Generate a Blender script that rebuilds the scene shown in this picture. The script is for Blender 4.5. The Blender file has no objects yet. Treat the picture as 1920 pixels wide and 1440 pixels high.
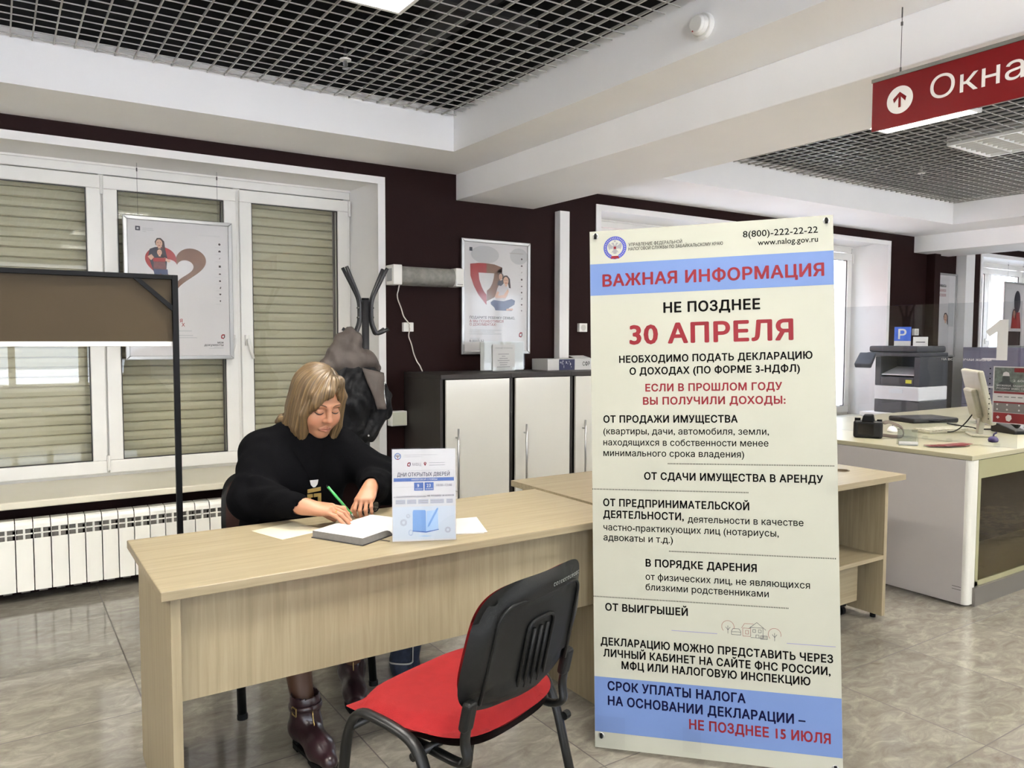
import bpy, bmesh, math, random
import numpy as np
from mathutils import Matrix, Vector, Quaternion
from mathutils.geometry import delaunay_2d_cdt
random.seed(7); np.random.seed(7)
S = bpy.context.scene
COL = S.collection
R = math.radians
PI = math.pi
# ---------------------------------------------------------------- camera
CAM_H = 1.378
def cam_axes(yaw, pitch, roll):
    fw = Vector((math.sin(yaw), math.cos(yaw), 0)); rt = Vector((math.cos(yaw), -math.sin(yaw), 0)); up = Vector((0, 0, 1))
    f2 = fw*math.cos(pitch) - up*math.sin(pitch); u2 = up*math.cos(pitch) + fw*math.sin(pitch)
    return rt*math.cos(roll) + u2*math.sin(roll), u2*math.cos(roll) - rt*math.sin(roll), f2
r_, u_, f_ = cam_axes(R(33.461), R(3.2977), R(.1566))
cd = bpy.data.cameras.new('camera'); cam = bpy.data.objects.new('camera', cd); COL.objects.link(cam)
cam.matrix_world = Matrix(((r_.x, u_.x, -f_.x, 0), (r_.y, u_.y, -f_.y, 0), (r_.z, u_.z, -f_.z, CAM_H), (0, 0, 0, 1)))
cd.sensor_width = 36; cd.lens = 1463.07/1920*36; cd.clip_start = .05; cd.clip_end = 200
S.camera = cam
# ---------------------------------------------------------------- sky, exposure, sampling aids
w = bpy.data.worlds.new('overcast_sky'); S.world = w; w.use_nodes = True
nt = w.node_tree; bg = nt.nodes['Background']
tc = nt.nodes.new('ShaderNodeTexCoord'); sx = nt.nodes.new('ShaderNodeSeparateXYZ'); rp = nt.nodes.new('ShaderNodeValToRGB')
nt.links.new(tc.outputs['Generated'], sx.inputs[0]); nt.links.new(sx.outputs['Z'], rp.inputs[0]); nt.links.new(rp.outputs[0], bg.inputs['Color'])
rp.color_ramp.elements[0].color = (.80, .88, 1, 1); rp.color_ramp.elements[1].color = (.56, .71, 1, 1)
bg.inputs['Strength'].default_value = 3.7
vs = S.view_settings; vs.view_transform = 'Standard'; vs.look = 'None'; vs.gamma = 1; vs.use_curve_mapping = False
vs.exposure = 1.30
LAMP = 33.0            # emission of the lit ceiling lamps
sd = bpy.data.lights.new('added_snow_sun', 'SUN'); sd.energy = 30; sd.angle = R(20); sd.color = (1, .97, .93)
so_ = bpy.data.objects.new('added_snow_sun', sd); COL.objects.link(so_); so_.location = (3, -12, 9); so_.rotation_euler = (R(18), 0, 0)      # high sun added under the overcast sky: snow bounce brightens the ceiling
cy = S.cycles
cy.use_denoising = True
try: cy.denoiser = 'OPENIMAGEDENOISE'
except Exception: pass
cy.max_bounces = 10; cy.diffuse_bounces = 5; cy.glossy_bounces = 5; cy.transparent_max_bounces = 24; cy.transmission_bounces = 6
cy.caustics_reflective = True; cy.caustics_refractive = False; cy.sample_clamp_indirect = 6
# ---------------------------------------------------------------- helpers
def lin(c):
    c = c/255.0
    return c/12.92 if c <= .04045 else ((c+.055)/1.055)**2.4
def rgb(r, g, b): return (lin(r), lin(g), lin(b), 1)
MATS = {}
def mat(name, col, rough=.5, metal=0, spec=.5, var=0, vscale=8, bump=0, bscale=60, emit=None, coat=0, stretch=None, alpha=None):
    if name in MATS: return MATS[name]
    m = bpy.data.materials.new(name); m.use_nodes = True; n = m.node_tree.nodes; l = m.node_tree.links
    b = n['Principled BSDF']; b.inputs['Base Color'].default_value = col; b.inputs['Roughness'].default_value = rough
    b.inputs['Metallic'].default_value = metal; b.inputs['Specular IOR Level'].default_value = spec
    if coat: b.inputs['Coat Weight'].default_value = coat; b.inputs['Coat Roughness'].default_value = .05
    if emit: b.inputs['Emission Color'].default_value = emit[0]; b.inputs['Emission Strength'].default_value = emit[1]
    if var or bump:
        t = n.new('ShaderNodeTexCoord'); mp = n.new('ShaderNodeMapping'); l.new(t.outputs['Object'], mp.inputs[0])
        if stretch: mp.inputs['Scale'].default_value = stretch
    if var:
        nz = n.new('ShaderNodeTexNoise'); nz.inputs['Scale'].default_value = vscale; nz.inputs['Detail'].default_value = 5
        l.new(mp.outputs[0], nz.inputs['Vector'])
        rr = n.new('ShaderNodeMapRange'); rr.inputs[1].default_value = .3; rr.inputs[2].default_value = .7; rr.inputs[3].default_value = 1-var; rr.inputs[4].default_value = 1+var
        l.new(nz.outputs['Fac'], rr.inputs[0])
        mx = n.new('ShaderNodeMix'); mx.data_type = 'RGBA'; mx.blend_type = 'MULTIPLY'; mx.inputs[0].default_value = 1
        mx.inputs[6].default_value = col; l.new(rr.outputs[0], mx.inputs[7]); l.new(mx.outputs[2], b.inputs['Base Color'])
    if bump:
        nb = n.new('ShaderNodeTexNoise'); nb.inputs['Scale'].default_value = bscale; nb.inputs['Detail'].default_value = 3
        l.new(mp.outputs[0], nb.inputs['Vector'])
        bp = n.new('ShaderNodeBump'); bp.inputs['Strength'].default_value = bump; bp.inputs['Distance'].default_value = .01
        l.new(nb.outputs['Fac'], bp.inputs['Height']); l.new(bp.outputs[0], b.inputs['Normal'])
    MATS[name] = m; return m
def glass(name, tint=(1, 1, 1, 1), refl=1.0, rough=0.0):
    if name in MATS: return MATS[name]
    m = bpy.data.materials.new(name); m.use_nodes = True; n = m.node_tree.nodes; l = m.node_tree.links
    n.remove(n['Principled BSDF']); out = n['Material Output']
    tr = n.new('ShaderNodeBsdfTransparent'); tr.inputs[0].default_value = tint
    gl = n.new('ShaderNodeBsdfGlossy'); gl.inputs['Roughness'].default_value = rough
    fr = n.new('ShaderNodeFresnel'); fr.inputs[0].default_value = 1.5
    ge = n.new('ShaderNodeNewGeometry'); im = n.new('ShaderNodeMath'); im.operation = 'MULTIPLY_ADD'; im.inputs[1].default_value = 1/1.5-1.5; im.inputs[2].default_value = 1.5
    l.new(ge.outputs['Backfacing'], im.inputs[0]); l.new(im.outputs[0], fr.inputs[0])      # thin sheet: no inner total reflection
    mu = n.new('ShaderNodeMath'); mu.operation = 'MULTIPLY'; mu.inputs[1].default_value = refl; mu.use_clamp = True
    mx = n.new('ShaderNodeMixShader'); l.new(fr.outputs[0], mu.inputs[0]); l.new(mu.outputs[0], mx.inputs[0])
    l.new(tr.outputs[0], mx.inputs[1]); l.new(gl.outputs[0], mx.inputs[2]); l.new(mx.outputs[0], out.inputs[0])
    MATS[name] = m; return m
W = {}                                             # world matrix of every object built
def wm(o): return W.get(o.name, Matrix.Identity(4)) if o else Matrix.Identity(4)
def tag(o, label=None, cat=None, group=None, kind=None):
    if label: o['label'] = label
    if cat: o['category'] = cat
    if group: o['group'] = group
    if kind: o['kind'] = kind
    return o
def root(name, label, cat, loc=(0, 0, 0), rz=0, group=None, kind=None, parent=None):
    o = bpy.data.objects.new(name, None); COL.objects.link(o); o.empty_display_size = .05
    o.location = loc; o.rotation_euler = (0, 0, rz)
    W[o.name] = Matrix.Translation(Vector(loc)) @ Matrix.Rotation(rz, 4, 'Z')
    return tag(o, label, cat, group, kind)
_tc = {}
def text_geo(s, bold):
    k = (s, bold)
    if k in _tc: return _tc[k]
    cu = bpy.data.curves.new('t', 'FONT'); cu.body = s; cu.size = 1; cu.resolution_u = 3; cu.fill_mode = 'NONE'; cu.offset = 0
    if bold > .008: cu.space_character = 1.0+bold*2.2
    ob = bpy.data.objects.new('t', cu); COL.objects.link(ob); dg = bpy.context.evaluated_depsgraph_get(); dg.update()
    me = bpy.data.meshes.new_from_object(ob.evaluated_get(dg))
    V2 = np.array([v.co[:2] for v in me.vertices]).reshape(-1, 2); E2 = np.array([e.vertices[:] for e in me.edges]).reshape(-1, 2)
    if len(E2) == 0: vs_, fs_ = [], []
    else:                                             # fill by winding number, since letter outlines overlap themselves
        cv, ce, cf, *_ = delaunay_2d_cdt([Vector(p) for p in V2], [tuple(int(q) for q in e) for e in E2], [], 0, 1e-6)
        vs_ = [tuple(p) for p in cv]; fs_ = []
        P = np.array(vs_); A = V2[E2[:, 0]]; Bq = V2[E2[:, 1]]
        for f in cf:
            c = P[list(f)].mean(0); up = (A[:, 1] <= c[1]) & (Bq[:, 1] > c[1]); dn = (A[:, 1] > c[1]) & (Bq[:, 1] <= c[1])
            sd = (Bq[:, 0]-A[:, 0])*(c[1]-A[:, 1])-(c[0]-A[:, 0])*(Bq[:, 1]-A[:, 1])
            if (up & (sd > 0)).sum()-(dn & (sd < 0)).sum(): fs_.append(tuple(f))
    bpy.data.objects.remove(ob); bpy.data.curves.remove(cu); bpy.data.meshes.remove(me)
    if bold > .004 and fs_:                           # heavier weight: the same letters laid again, shifted by the stroke gain all round
        n = len(vs_); V0, F0 = vs_, fs_; vs_, fs_ = [], []
        for q in range(8):
            dx, dy = bold*math.cos(q*PI/4), bold*math.sin(q*PI/4)*.8
            fs_ += [tuple(i+len(vs_) for i in f) for f in F0]; vs_ += [(p[0]+dx, p[1]+dy, q*.00004) for p in V0]
    _tc[k] = (vs_, fs_); return _tc[k]
CAP = [None]
def cap_h():
    if CAP[0] is None:
        v, f = text_geo('Н', 0); CAP[0] = max(p[1] for p in v) - min(p[1] for p in v)
    return CAP[0]
class MB:
    def __init__(s): s.v = []; s.f = []; s.m = []; s.cur = 0; s.M = None
    def mi(s, i): s.cur = i; return s
    def add(s, vs_, fs_, m=None):
        o = len(s.v)
        if s.M is not None: vs_ = [tuple(s.M @ Vector(p)) for p in vs_]
        s.v += [tuple(p) for p in vs_]
        for f in fs_: s.f.append(tuple(i+o for i in f)); s.m.append(s.cur if m is None else m)
        return s
    def box(s, x0, x1, y0, y1, z0, z1, m=None):
        if x0 > x1: x0, x1 = x1, x0
        if y0 > y1: y0, y1 = y1, y0
        if z0 > z1: z0, z1 = z1, z0
        return s.add([(x0, y0, z0), (x1, y0, z0), (x1, y1, z0), (x0, y1, z0), (x0, y0, z1), (x1, y0, z1), (x1, y1, z1), (x0, y1, z1)],
                     [(0, 3, 2, 1), (4, 5, 6, 7), (0, 1, 5, 4), (1, 2, 6, 5), (2, 3, 7, 6), (3, 0, 4, 7)], m)
    def poly(s, pts, m=None): return s.add(pts, [tuple(range(len(pts)))], m)
    def prism(s, pts, d, m=None):            # closed prism from a planar outline and an extrusion vector
        n = len(pts); d = Vector(d); top = [tuple(Vector(p)+d) for p in pts]
        return s.add([tuple(p) for p in pts]+top, [tuple(range(n))[::-1], tuple(range(n, 2*n))]+[(i, (i+1) % n, n+(i+1) % n, n+i) for i in range(n)], m)
    def ring(s, pts_o, pts_i, m=None):       # flat ring between two outlines of equal count
        n = len(pts_o)
        return s.add(list(pts_o)+list(pts_i), [(i, (i+1) % n, n+(i+1) % n, n+i) for i in range(n)], m)
    def cyl(s, a, b, r, r2=None, n=16, cap=True, m=None):
        a = Vector(a); b = Vector(b); r2 = r if r2 is None else r2; d = (b-a).normalized()
        u = d.orthogonal().normalized(); v = d.cross(u); P = []
        for c, q in ((a, r), (b, r2)):
            for i in range(n):
                t = 2*PI*i/n; P.append(tuple(c+(u*math.cos(t)+v*math.sin(t))*q))
        F = [(i, (i+1) % n, n+(i+1) % n, n+i) for i in range(n)]
        if cap: F += [tuple(range(n))[::-1], tuple(range(n, 2*n))]
        return s.add(P, F, m)
    def tube(s, pts, r, n=10, m=None, ry=None, up=None):      # swept round (or oval) tube
        pts = [Vector(p) for p in pts]; P = []; N = len(pts); ry = ry or r
        prev = None
        for i, p in enumerate(pts):
            d = (pts[min(i+1, N-1)]-pts[max(i-1, 0)]).normalized()
            if up is not None: u = d.cross(Vector(up)); u = u.normalized() if u.length > 1e-4 else d.orthogonal().normalized()
            elif prev is None: u = d.orthogonal().normalized()
            else: u = (prev-d*prev.dot(d)).normalized()
            prev = u; v = d.cross(u)
            q = r[i] if isinstance(r, (list, tuple)) else r; q2 = q if isinstance(r, (list, tuple)) else ry
            for k in range(n):
                t = 2*PI*k/n; P.append(tuple(p+u*math.cos(t)*q+v*math.sin(t)*q2))
        F = [(i*n+k, i*n+(k+1) % n, (i+1)*n+(k+1) % n, (i+1)*n+k) for i in range(N-1) for k in range(n)]
        F += [tuple(range(n))[::-1], tuple(range((N-1)*n, N*n))]
        return s.add(P, F, m)
    def lathe(s, prof, c=(0, 0, 0), n=20, m=None):
        P = [(c[0]+r*math.cos(2*PI*k/n), c[1]+r*math.sin(2*PI*k/n), c[2]+z) for r, z in prof for k in range(n)]
        F = [(i*n+k, i*n+(k+1) % n, (i+1)*n+(k+1) % n, (i+1)*n+k) for i in range(len(prof)-1) for k in range(n)]
        F += [tuple(range(n))[::-1], tuple(range((len(prof)-1)*n, len(prof)*n))]
        return s.add(P, F, m)
    def text(s, st, O, U, V, x, y, cap, width=None, bold=0, m=None, align='l', off=0.0):
        """lettering on the plane through O with unit axes U (right) and V (up); x, y = baseline start, off = lift off the plane"""
        v, f = text_geo(st, bold)
        if not v: return s
        O = Vector(O); U = Vector(U); V = Vector(V); Nn = U.cross(V)
        x0 = min(p[0] for p in v); x1 = max(p[0] for p in v); k = cap/cap_h(); kx = k if width is None else width/max(1e-6, x1-x0)
        wd = (x1-x0)*kx
        if align == 'c': x -= wd/2
        if align == 'r': x -= wd
        return s.add([tuple(O+U*(x+(p[0]-x0)*kx)+V*(y+p[1]*k)+Nn*(off+(p[2] if len(p) > 2 else 0))) for p in v], f, m)
    def art(s, pts, O, U, V, off, m=None):   # flat outline on a plane
        O = Vector(O); U = Vector(U); V = Vector(V); Nn = U.cross(V)
        return s.add([tuple(O+U*p[0]+V*p[1]+Nn*off) for p in pts], [tuple(range(len(pts)))], m)
    def build(s, name, mats, parent=None, bevel=0, seg=2, smooth=False, local=False, sub=0, kind=None, label=None, solid=0, angle=35):
        me = bpy.data.meshes.new(name); V_ = s.v
        if parent is not None and not local:
            inv = wm(parent).inverted(); V_ = [tuple(inv @ Vector(p)) for p in V_]
        me.from_pydata(V_, [], s.f)
        if not isinstance(mats, (list, tuple)): mats = [mats]
        for q in mats: me.materials.append(q)
        me.polygons.foreach_set('material_index', s.m); me.update()
        o = bpy.data.objects.new(name, me); COL.objects.link(o)
        if parent is not None: o.parent = parent
        W[o.name] = wm(parent).copy()
        if smooth: me.polygons.foreach_set('use_smooth', [True]*len(me.polygons))
        if solid: md = o.modifiers.new('solid', 'SOLIDIFY'); md.thickness = solid; md.offset = 0
        if bevel: md = o.modifiers.new('bevel', 'BEVEL'); md.width = bevel; md.segments = seg; md.limit_method = 'ANGLE'; md.angle_limit = R(angle)
        if sub: md = o.modifiers.new('sub', 'SUBSURF'); md.levels = sub; md.render_levels = sub
        if kind: o['kind'] = kind
        if label: o['label'] = label
        return o
def single(mb, name, mats, label, cat, group=None, kind=None, **k):
    """one-mesh top-level thing whose origin sits at the base of its geometry"""
    P = np.array(mb.v); c = ((P[:, 0].min()+P[:, 0].max())/2, (P[:, 1].min()+P[:, 1].max())/2, P[:, 2].min())
    mb.v = [(p[0]-c[0], p[1]-c[1], p[2]-c[2]) for p in mb.v]
    o = mb.build(name, mats, local=True, **k); o.location = c; W[o.name] = Matrix.Translation(Vector(c))
    return tag(o, label, cat, group, kind)
def struct(mb, name, mats, parent=None, **k):
    o = mb.build(name, mats, parent, **k)
    if parent is None: o['kind'] = 'structure'
    return o
def clone(o, loc=None, rz=None, label=None, group=None):
    c = o.copy(); COL.objects.link(c)
    if loc is not None: c.location = loc
    if rz is not None: c.rotation_euler = (0, 0, rz)
    if label: c['label'] = label
    if group: c['group'] = group
    for ch in list(o.children):
        d = ch.copy(); COL.objects.link(d); d.parent = c
        for g in list(ch.children):
            e = g.copy(); COL.objects.link(e); e.parent = d
    return c
def disc(cx, cy_, r, n=32, r2=None, a0=0, a1=2*PI):
    r2 = r if r2 is None else r2; k = n if abs(a1-a0) > 6.28 else n-1
    return [(cx+r*math.cos(a0+(a1-a0)*i/k), cy_+r2*math.sin(a0+(a1-a0)*i/k)) for i in range(n)]
def arc(c, r, a0, a1, n, U, V):
    c = Vector(c); U = Vector(U); V = Vector(V)
    return [tuple(c+U*r*math.cos(a0+(a1-a0)*i/(n-1))+V*r*math.sin(a0+(a1-a0)*i/(n-1))) for i in range(n)]
def fillet(pts, r, n=5):
    """polyline with rounded corners"""
    P = [Vector(p) for p in pts]; out = [P[0]]
    for i in range(1, len(P)-1):
        a, b, c = P[i-1], P[i], P[i+1]; d1 = (a-b); d2 = (c-b); q = min(r, d1.length*.49, d2.length*.49)
        p1 = b+d1.normalized()*q; p2 = b+d2.normalized()*q
        for k in range(n+1):
            t = k/n; out.append(p1*(1-t)**2+b*2*t*(1-t)+p2*t*t)
    out.append(P[-1]); return out
# ---------------------------------------------------------------- materials of the setting
M_white = mat('white_paint', rgb(228, 226, 224), .7, var=.02, vscale=3, bump=.04, bscale=120)
M_coff = mat('ceiling_paint', rgb(246, 245, 244), .75, var=.02, vscale=2, bump=.03, bscale=90)
M_maroon = mat('maroon_paint', rgb(30, 13, 12), .65, spec=.12, var=.05, vscale=5, bump=.08, bscale=90)
M_void = mat('dark_void', rgb(6, 6, 7), .9)
M_pvc = mat('white_window_plastic', rgb(226, 224, 218), .35, var=.015)
M_sill = mat('cream_sill', rgb(206, 200, 180), .3, var=.02)
M_gask = mat('dark_gasket', rgb(50, 48, 46), .6)
M_grid = mat('silver_grid', rgb(160, 158, 152), .45, metal=.2, var=.03)
M_wg = glass('window_glass', (.97, .99, .98, 1), .85)
M_black = mat('black_paint', rgb(4, 4, 5), .5, spec=.15, var=.05)
M_chrome = mat('brushed_steel', rgb(180, 180, 178), .28, metal=1, var=.04)
M_whitep = mat('white_plastic', rgb(222, 220, 214), .4, var=.015)
M_screw = mat('bright_screw', rgb(190, 190, 190), .25, metal=1)
# floor tiles: polished marbled porcelain with thin dark joints
def tile_mat():
    m = bpy.data.materials.new('marbled_tiles'); m.use_nodes = True; n = m.node_tree.nodes; l = m.node_tree.links; b = n['Principled BSDF']
    t = n.new('ShaderNodeTexCoord'); sp = n.new('ShaderNodeSeparateXYZ'); l.new(t.outputs['Object'], sp.inputs[0])
    def mth(op, a, b_=None, c=None):
        q = n.new('ShaderNodeMath'); q.operation = op
        for i, x in enumerate((a, b_, c)):
            if x is None: continue
            if isinstance(x, (int, float)): q.inputs[i].default_value = x
            else: l.new(x, q.inputs[i])
        return q.outputs[0]
    ux = mth('DIVIDE', mth('SUBTRACT', sp.outputs[0], .427), .5872); uy = mth('DIVIDE', mth('SUBTRACT', sp.outputs[1], 1.876), .6135)
    fx = mth('FRACT', ux); fy = mth('FRACT', uy)
    ex = mth('MULTIPLY', mth('MINIMUM', fx, mth('SUBTRACT', 1, fx)), .5872); ey = mth('MULTIPLY', mth('MINIMUM', fy, mth('SUBTRACT', 1, fy)), .6135)
    joint = mth('LESS_THAN', mth('MINIMUM', ex, ey), .0023)
    cb = n.new('ShaderNodeCombineXYZ'); l.new(mth('FLOOR', ux), cb.inputs[0]); l.new(mth('FLOOR', uy), cb.inputs[1])
    wn = n.new('ShaderNodeTexWhiteNoise'); l.new(cb.outputs[0], wn.inputs[0])
    off = n.new('ShaderNodeVectorMath'); off.operation = 'MULTIPLY_ADD'; l.new(wn.outputs['Color'], off.inputs[0]); off.inputs[1].default_value = (7, 7, 7); l.new(t.outputs['Object'], off.inputs[2])
    mp = n.new('ShaderNodeMapping'); mp.inputs['Scale'].default_value = (1, 1.9, 1); mp.inputs['Rotation'].default_value = (0, 0, .35); l.new(off.outputs[0], mp.inputs[0])
    n1 = n.new('ShaderNodeTexNoise'); n1.inputs['Scale'].default_value = 9.0; n1.inputs['Detail'].default_value = 9; n1.inputs['Roughness'].default_value = .7; n1.inputs['Distortion'].default_value = .8; l.new(mp.outputs[0], n1.inputs['Vector'])
    cr = n.new('ShaderNodeValToRGB'); l.new(n1.outputs['Fac'], cr.inputs[0]); e = cr.color_ramp.elements
    e[0].position = .30; e[0].color = rgb(105, 100, 90); e[1].position = .72; e[1].color = rgb(146, 141, 129)
    k = e.new(.5); k.color = rgb(122, 117, 107)
    vv = n.new('ShaderNodeMapRange'); vv.inputs[3].default_value = .88; vv.inputs[4].default_value = 1.1; l.new(wn.outputs['Value'], vv.inputs[0])
    mu = n.new('ShaderNodeMix'); mu.data_type = 'RGBA'; mu.blend_type = 'MULTIPLY'; mu.inputs[0].default_value = 1; l.new(cr.outputs[0], mu.inputs[6]); l.new(vv.outputs[0], mu.inputs[7])
    mx = n.new('ShaderNodeMix'); mx.data_type = 'RGBA'; l.new(joint, mx.inputs[0]); l.new(mu.outputs[2], mx.inputs[6]); mx.inputs[7].default_value = rgb(52, 46, 38)
    l.new(mx.outputs[2], b.inputs['Base Color'])
    ro = mth('MULTIPLY_ADD', joint, .5, .09); l.new(ro, b.inputs['Roughness']); b.inputs['Specular IOR Level'].default_value = .55
    nb = n.new('ShaderNodeTexNoise'); nb.inputs['Scale'].default_value = 2.2; nb.inputs['Detail'].default_value = 1; l.new(t.outputs['Object'], nb.inputs['Vector'])
    bp = n.new('ShaderNodeBump'); bp.inputs['Strength'].default_value = .05; bp.inputs['Distance'].default_value = .02; l.new(nb.outputs['Fac'], bp.inputs['Height']); l.new(bp.outputs[0], b.inputs['Normal'])
    return m
X0, X1, Y0, YW = -3.4, 14.6, -4.6, 4.9
OPEN = [(-1.98, 2.205), (4.037, 8.19), (10.15, 14.1)]      # window openings along the window wall
ZS, ZH = .50, 2.455
struct(MB().box(X0-.3, X1+.3, Y0-.3, 5.6, -.12, 0), 'floor', tile_mat())
b = MB(); xs = [X0-.3]+[q for o in OPEN for q in o]+[X1+.3]
for i in range(0, len(xs), 2): b.box(xs[i], xs[i+1], YW, YW+.5, 0, 3.3)
for o in OPEN: b.box(o[0], o[1], YW, YW+.5, 0, ZS); b.box(o[0], o[1], YW, YW+.5, ZH, 3.3)
struct(b, 'wall_north', M_maroon)
struct(MB().box(X0-.3, X0, Y0, YW, 0, 3.3), 'wall_west', M_white)
SWS = [(-2.9, 2.3), (6.4, 9.9)]                       # south wall behind the camera, with a daylight window and a second added to brighten the ceiling
b = MB(); xs = [X0-.3]+[q for o in SWS for q in o]+[X1+.3]
for i in range(0, len(xs), 2): b.box(xs[i], xs[i+1], Y0-.3, Y0, 0, 3.3)
for o in SWS: b.box(o[0], o[1], Y0-.3, Y0, 0, .5); b.box(o[0], o[1], Y0-.3, Y0, 2.45, 3.3)
struct(b, 'wall_south', M_white)
for k, o in enumerate(SWS):
    b = MB()
    for q in range(6): xx = o[0]+.05+q*(o[1]-o[0]-.1)/5; b.box(xx-.05, xx+.05, Y0-.2, Y0-.13, .601, 2.359)
    b.box(o[0], o[1], Y0-.2, Y0-.13, .5, .6); b.box(o[0], o[1], Y0-.2, Y0-.13, 2.36, 2.45)
    struct(b, 'window_%d' % (4+k), M_white)
struct(MB().box(X1, X1+.3, Y0, YW, 0, 3.3), 'wall_east', M_maroon)
# ceiling: lowered white border round three open coffers, dark void above
COF = [(-2.25, 2.41, -3.9, 4.31), (3.785, 8.06, -3.9, 4.17), (9.8, 14.0, -3.9, 4.17)]
b = MB(); ZC, ZT = 2.54, 3.24
cx = [X0]+[q for c in COF for q in c[:2]]+[X1]
for i in range(0, len(cx), 2): b.box(cx[i], cx[i+1], Y0, YW, ZC, ZT)
for c in COF: b.box(c[0], c[1], Y0, c[2], ZC, ZT); b.box(c[0], c[1], c[3], YW, ZC, ZT)
struct(b, 'ceiling', M_coff)
struct(MB().box(X0-.3, X1+.3, Y0-.3, YW+.5, ZT+.002, ZT+.1), 'ceiling_slab', M_void)
b = MB()
for c in COF:                                        # black lining of the void above the grids
    e = .004
    b.box(c[0], c[0]+e, c[2], c[3], 2.79, ZT); b.box(c[1]-e, c[1], c[2], c[3], 2.79, ZT); b.box(c[0], c[1], c[2], c[2]+e, 2.79, ZT); b.box(c[0], c[1], c[3]-e, c[3], 2.79, ZT)
struct(b, 'trim_1', M_void)
struct(MB().box(2.757, 3.428, Y0, YW, 2.36, ZC), 'beam', M_coff, bevel=.004)
struct(MB().box(8.66, 9.4, Y0, YW, 2.36, ZC), 'beam.001', M_coff, bevel=.004)
# boxed pipes against the window wall
struct(MB().box(3.63, 3.722, 4.83, YW, 0, 2.36), 'trim_2', M_white, bevel=.003)
struct(MB().box(9.58, 9.78, 4.78, YW, 0, ZC), 'trim_3', M_white, bevel=.003)
struct(MB().box(8.93, 9.05, 4.80, YW, 0, 2.36), 'trim_4', M_maroon, bevel=.003)
# ---------------------------------------------------------------- windows
M_shut = mat('beige_roller_shutter', rgb(178, 168, 144), .5, var=.04, vscale=2)
def window(nm, x0, x1, ax0, ax1, sashes, handles, shutter=False):
    wo = root(nm, None, None, ((x0+x1)/2, 5.3, ZS), kind='structure')
    zb, zt = .53, 2.405
    rv = MB()                                        # splayed reveal and flat casing band round the opening
    for a, c in ((x0, ax0), (x1, ax1)):
        rv.poly([(a, 4.898, ZS), (c, 5.3, zb-.03), (c, 5.3, zt+.012), (a, 4.898, ZH)] if a == x0 else [(a, 4.898, ZH), (c, 5.3, zt+.012), (c, 5.3, zb-.03), (a, 4.898, ZS)])
    rv.poly([(x0, 4.898, ZH), (ax0, 5.3, zt+.012), (ax1, 5.3, zt+.012), (x1, 4.898, ZH)])
    cw = .05
    rv.box(x0-.002, x0+cw, 4.888, 4.8975, ZS+.04, ZH-.0455); rv.box(x1-cw, x1+.002, 4.888, 4.8975, ZS+.04, ZH-.0455); rv.box(x0-.002, x1+.002, 4.888, 4.8975, ZH-.045, ZH+.002)
    rv.build('reveal', M_white, wo)
    f = MB(); f.box(ax0, ax1, 5.30, 5.37, zt-.05, zt+.02); f.box(ax0, ax1, 5.30, 5.37, zb-.06, zb+.03); f.box(ax0, ax0+.05, 5.30, 5.37, zb+.031, zt-.051); f.box(ax1-.05, ax1, 5.30, 5.37, zb+.031, zt-.051)
    for (a, c), (d, e) in zip(sashes[:-1], sashes[1:]): f.box(c-.012, d+.012, 5.30, 5.37, zb+.031, zt-.051)
    f.box(ax0, ax1, 5.285, 5.30, zt+.0, zt+.02)
    f.build('window_frame', M_pvc, wo, bevel=.004)
    for k, (a, c) in enumerate(sashes):
        z0, z1 = .557, 2.345; g = .078
        s = MB(); s.box(a, c, 5.272, 5.335, z1-g, z1); s.box(a, c, 5.272, 5.335, z0, z0+g); s.box(a, a+g, 5.272, 5.335, z0+g, z1-g); s.box(c-g, c, 5.272, 5.335, z0+g, z1-g)
        so = s.build('sash', M_pvc, wo, bevel=.005)
        q = MB(); e = .006
        q.box(a+g, c-g, 5.282, 5.29, z1-g-e, z1-g); q.box(a+g, c-g, 5.282, 5.29, z0+g, z0+g+e); q.box(a+g, a+g+e, 5.282, 5.29, z0+g, z1-g); q.box(c-g-e, c-g, 5.282, 5.29, z0+g, z1-g)
        q.build('gasket', M_gask, so)
        MB().box(a+g-.004, c-g+.004, 5.292, 5.296, z0+g-.004, z1-g+.004).build('pane', M_wg, so)
        if handles and handles[k]:
            hx = a+.035 if handles[k] == 'l' else c-.035
            h = MB(); h.box(hx-.014, hx+.014, 5.258, 5.272, 1.33, 1.40); h.cyl((hx, 5.262, 1.365), (hx, 5.225, 1.365), .009, n=10)
            h.tube(fillet([(hx, 5.226, 1.375), (hx, 5.222, 1.35), (hx+.028*(1 if handles[k] == 'l' else -1), 5.222, 1.245)], .03), .010, n=8)
            h.build('handle', M_whitep, so, smooth=True)
            hg = MB(); hq = c+.006 if handles[k] == 'l' else a-.006
            hg.cyl((hq, 5.268, z1-.11), (hq, 5.268, z1-.005), .010, n=10); hg.cyl((hq, 5.268, z0+.02), (hq, 5.268, z0+.11), .010, n=10)
            hg.build('hinge', M_whitep, so)
    MB().box(x0-.02, x1+.012, 4.69, 5.30, ZS, .538).build('window_sill', M_sill, wo, bevel=.006)
    if shutter:
        s = MB(); z = .5; p = .0585
        while z < 2.42:
            pr = [(0, 0), (-.010, .006), (-.013, p*.5), (-.009, p-.007), (0, p-.001), (.004, p-.001), (.004, 0)]
            s.prism([(x0-.03, 5.404+yy, z+zz) for yy, zz in pr], (x1-x0+.06, 0, 0)); z += p
        s.box(x0-.06, x1+.06, 5.408, 5.414, .35, 2.6)
        s.build('roller_shutter', M_shut, wo)
        s = MB()
        for a, c in zip([ax0]+[q[1] for q in sashes], [ax0]+[q[1] for q in sashes]): s.box(c-.075, c-.02, 5.374, 5.392, .45, 2.42)
        s.build('shutter_guide', mat('grey_guide', rgb(120, 112, 112), .4, metal=.3), wo)
    return wo
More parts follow.
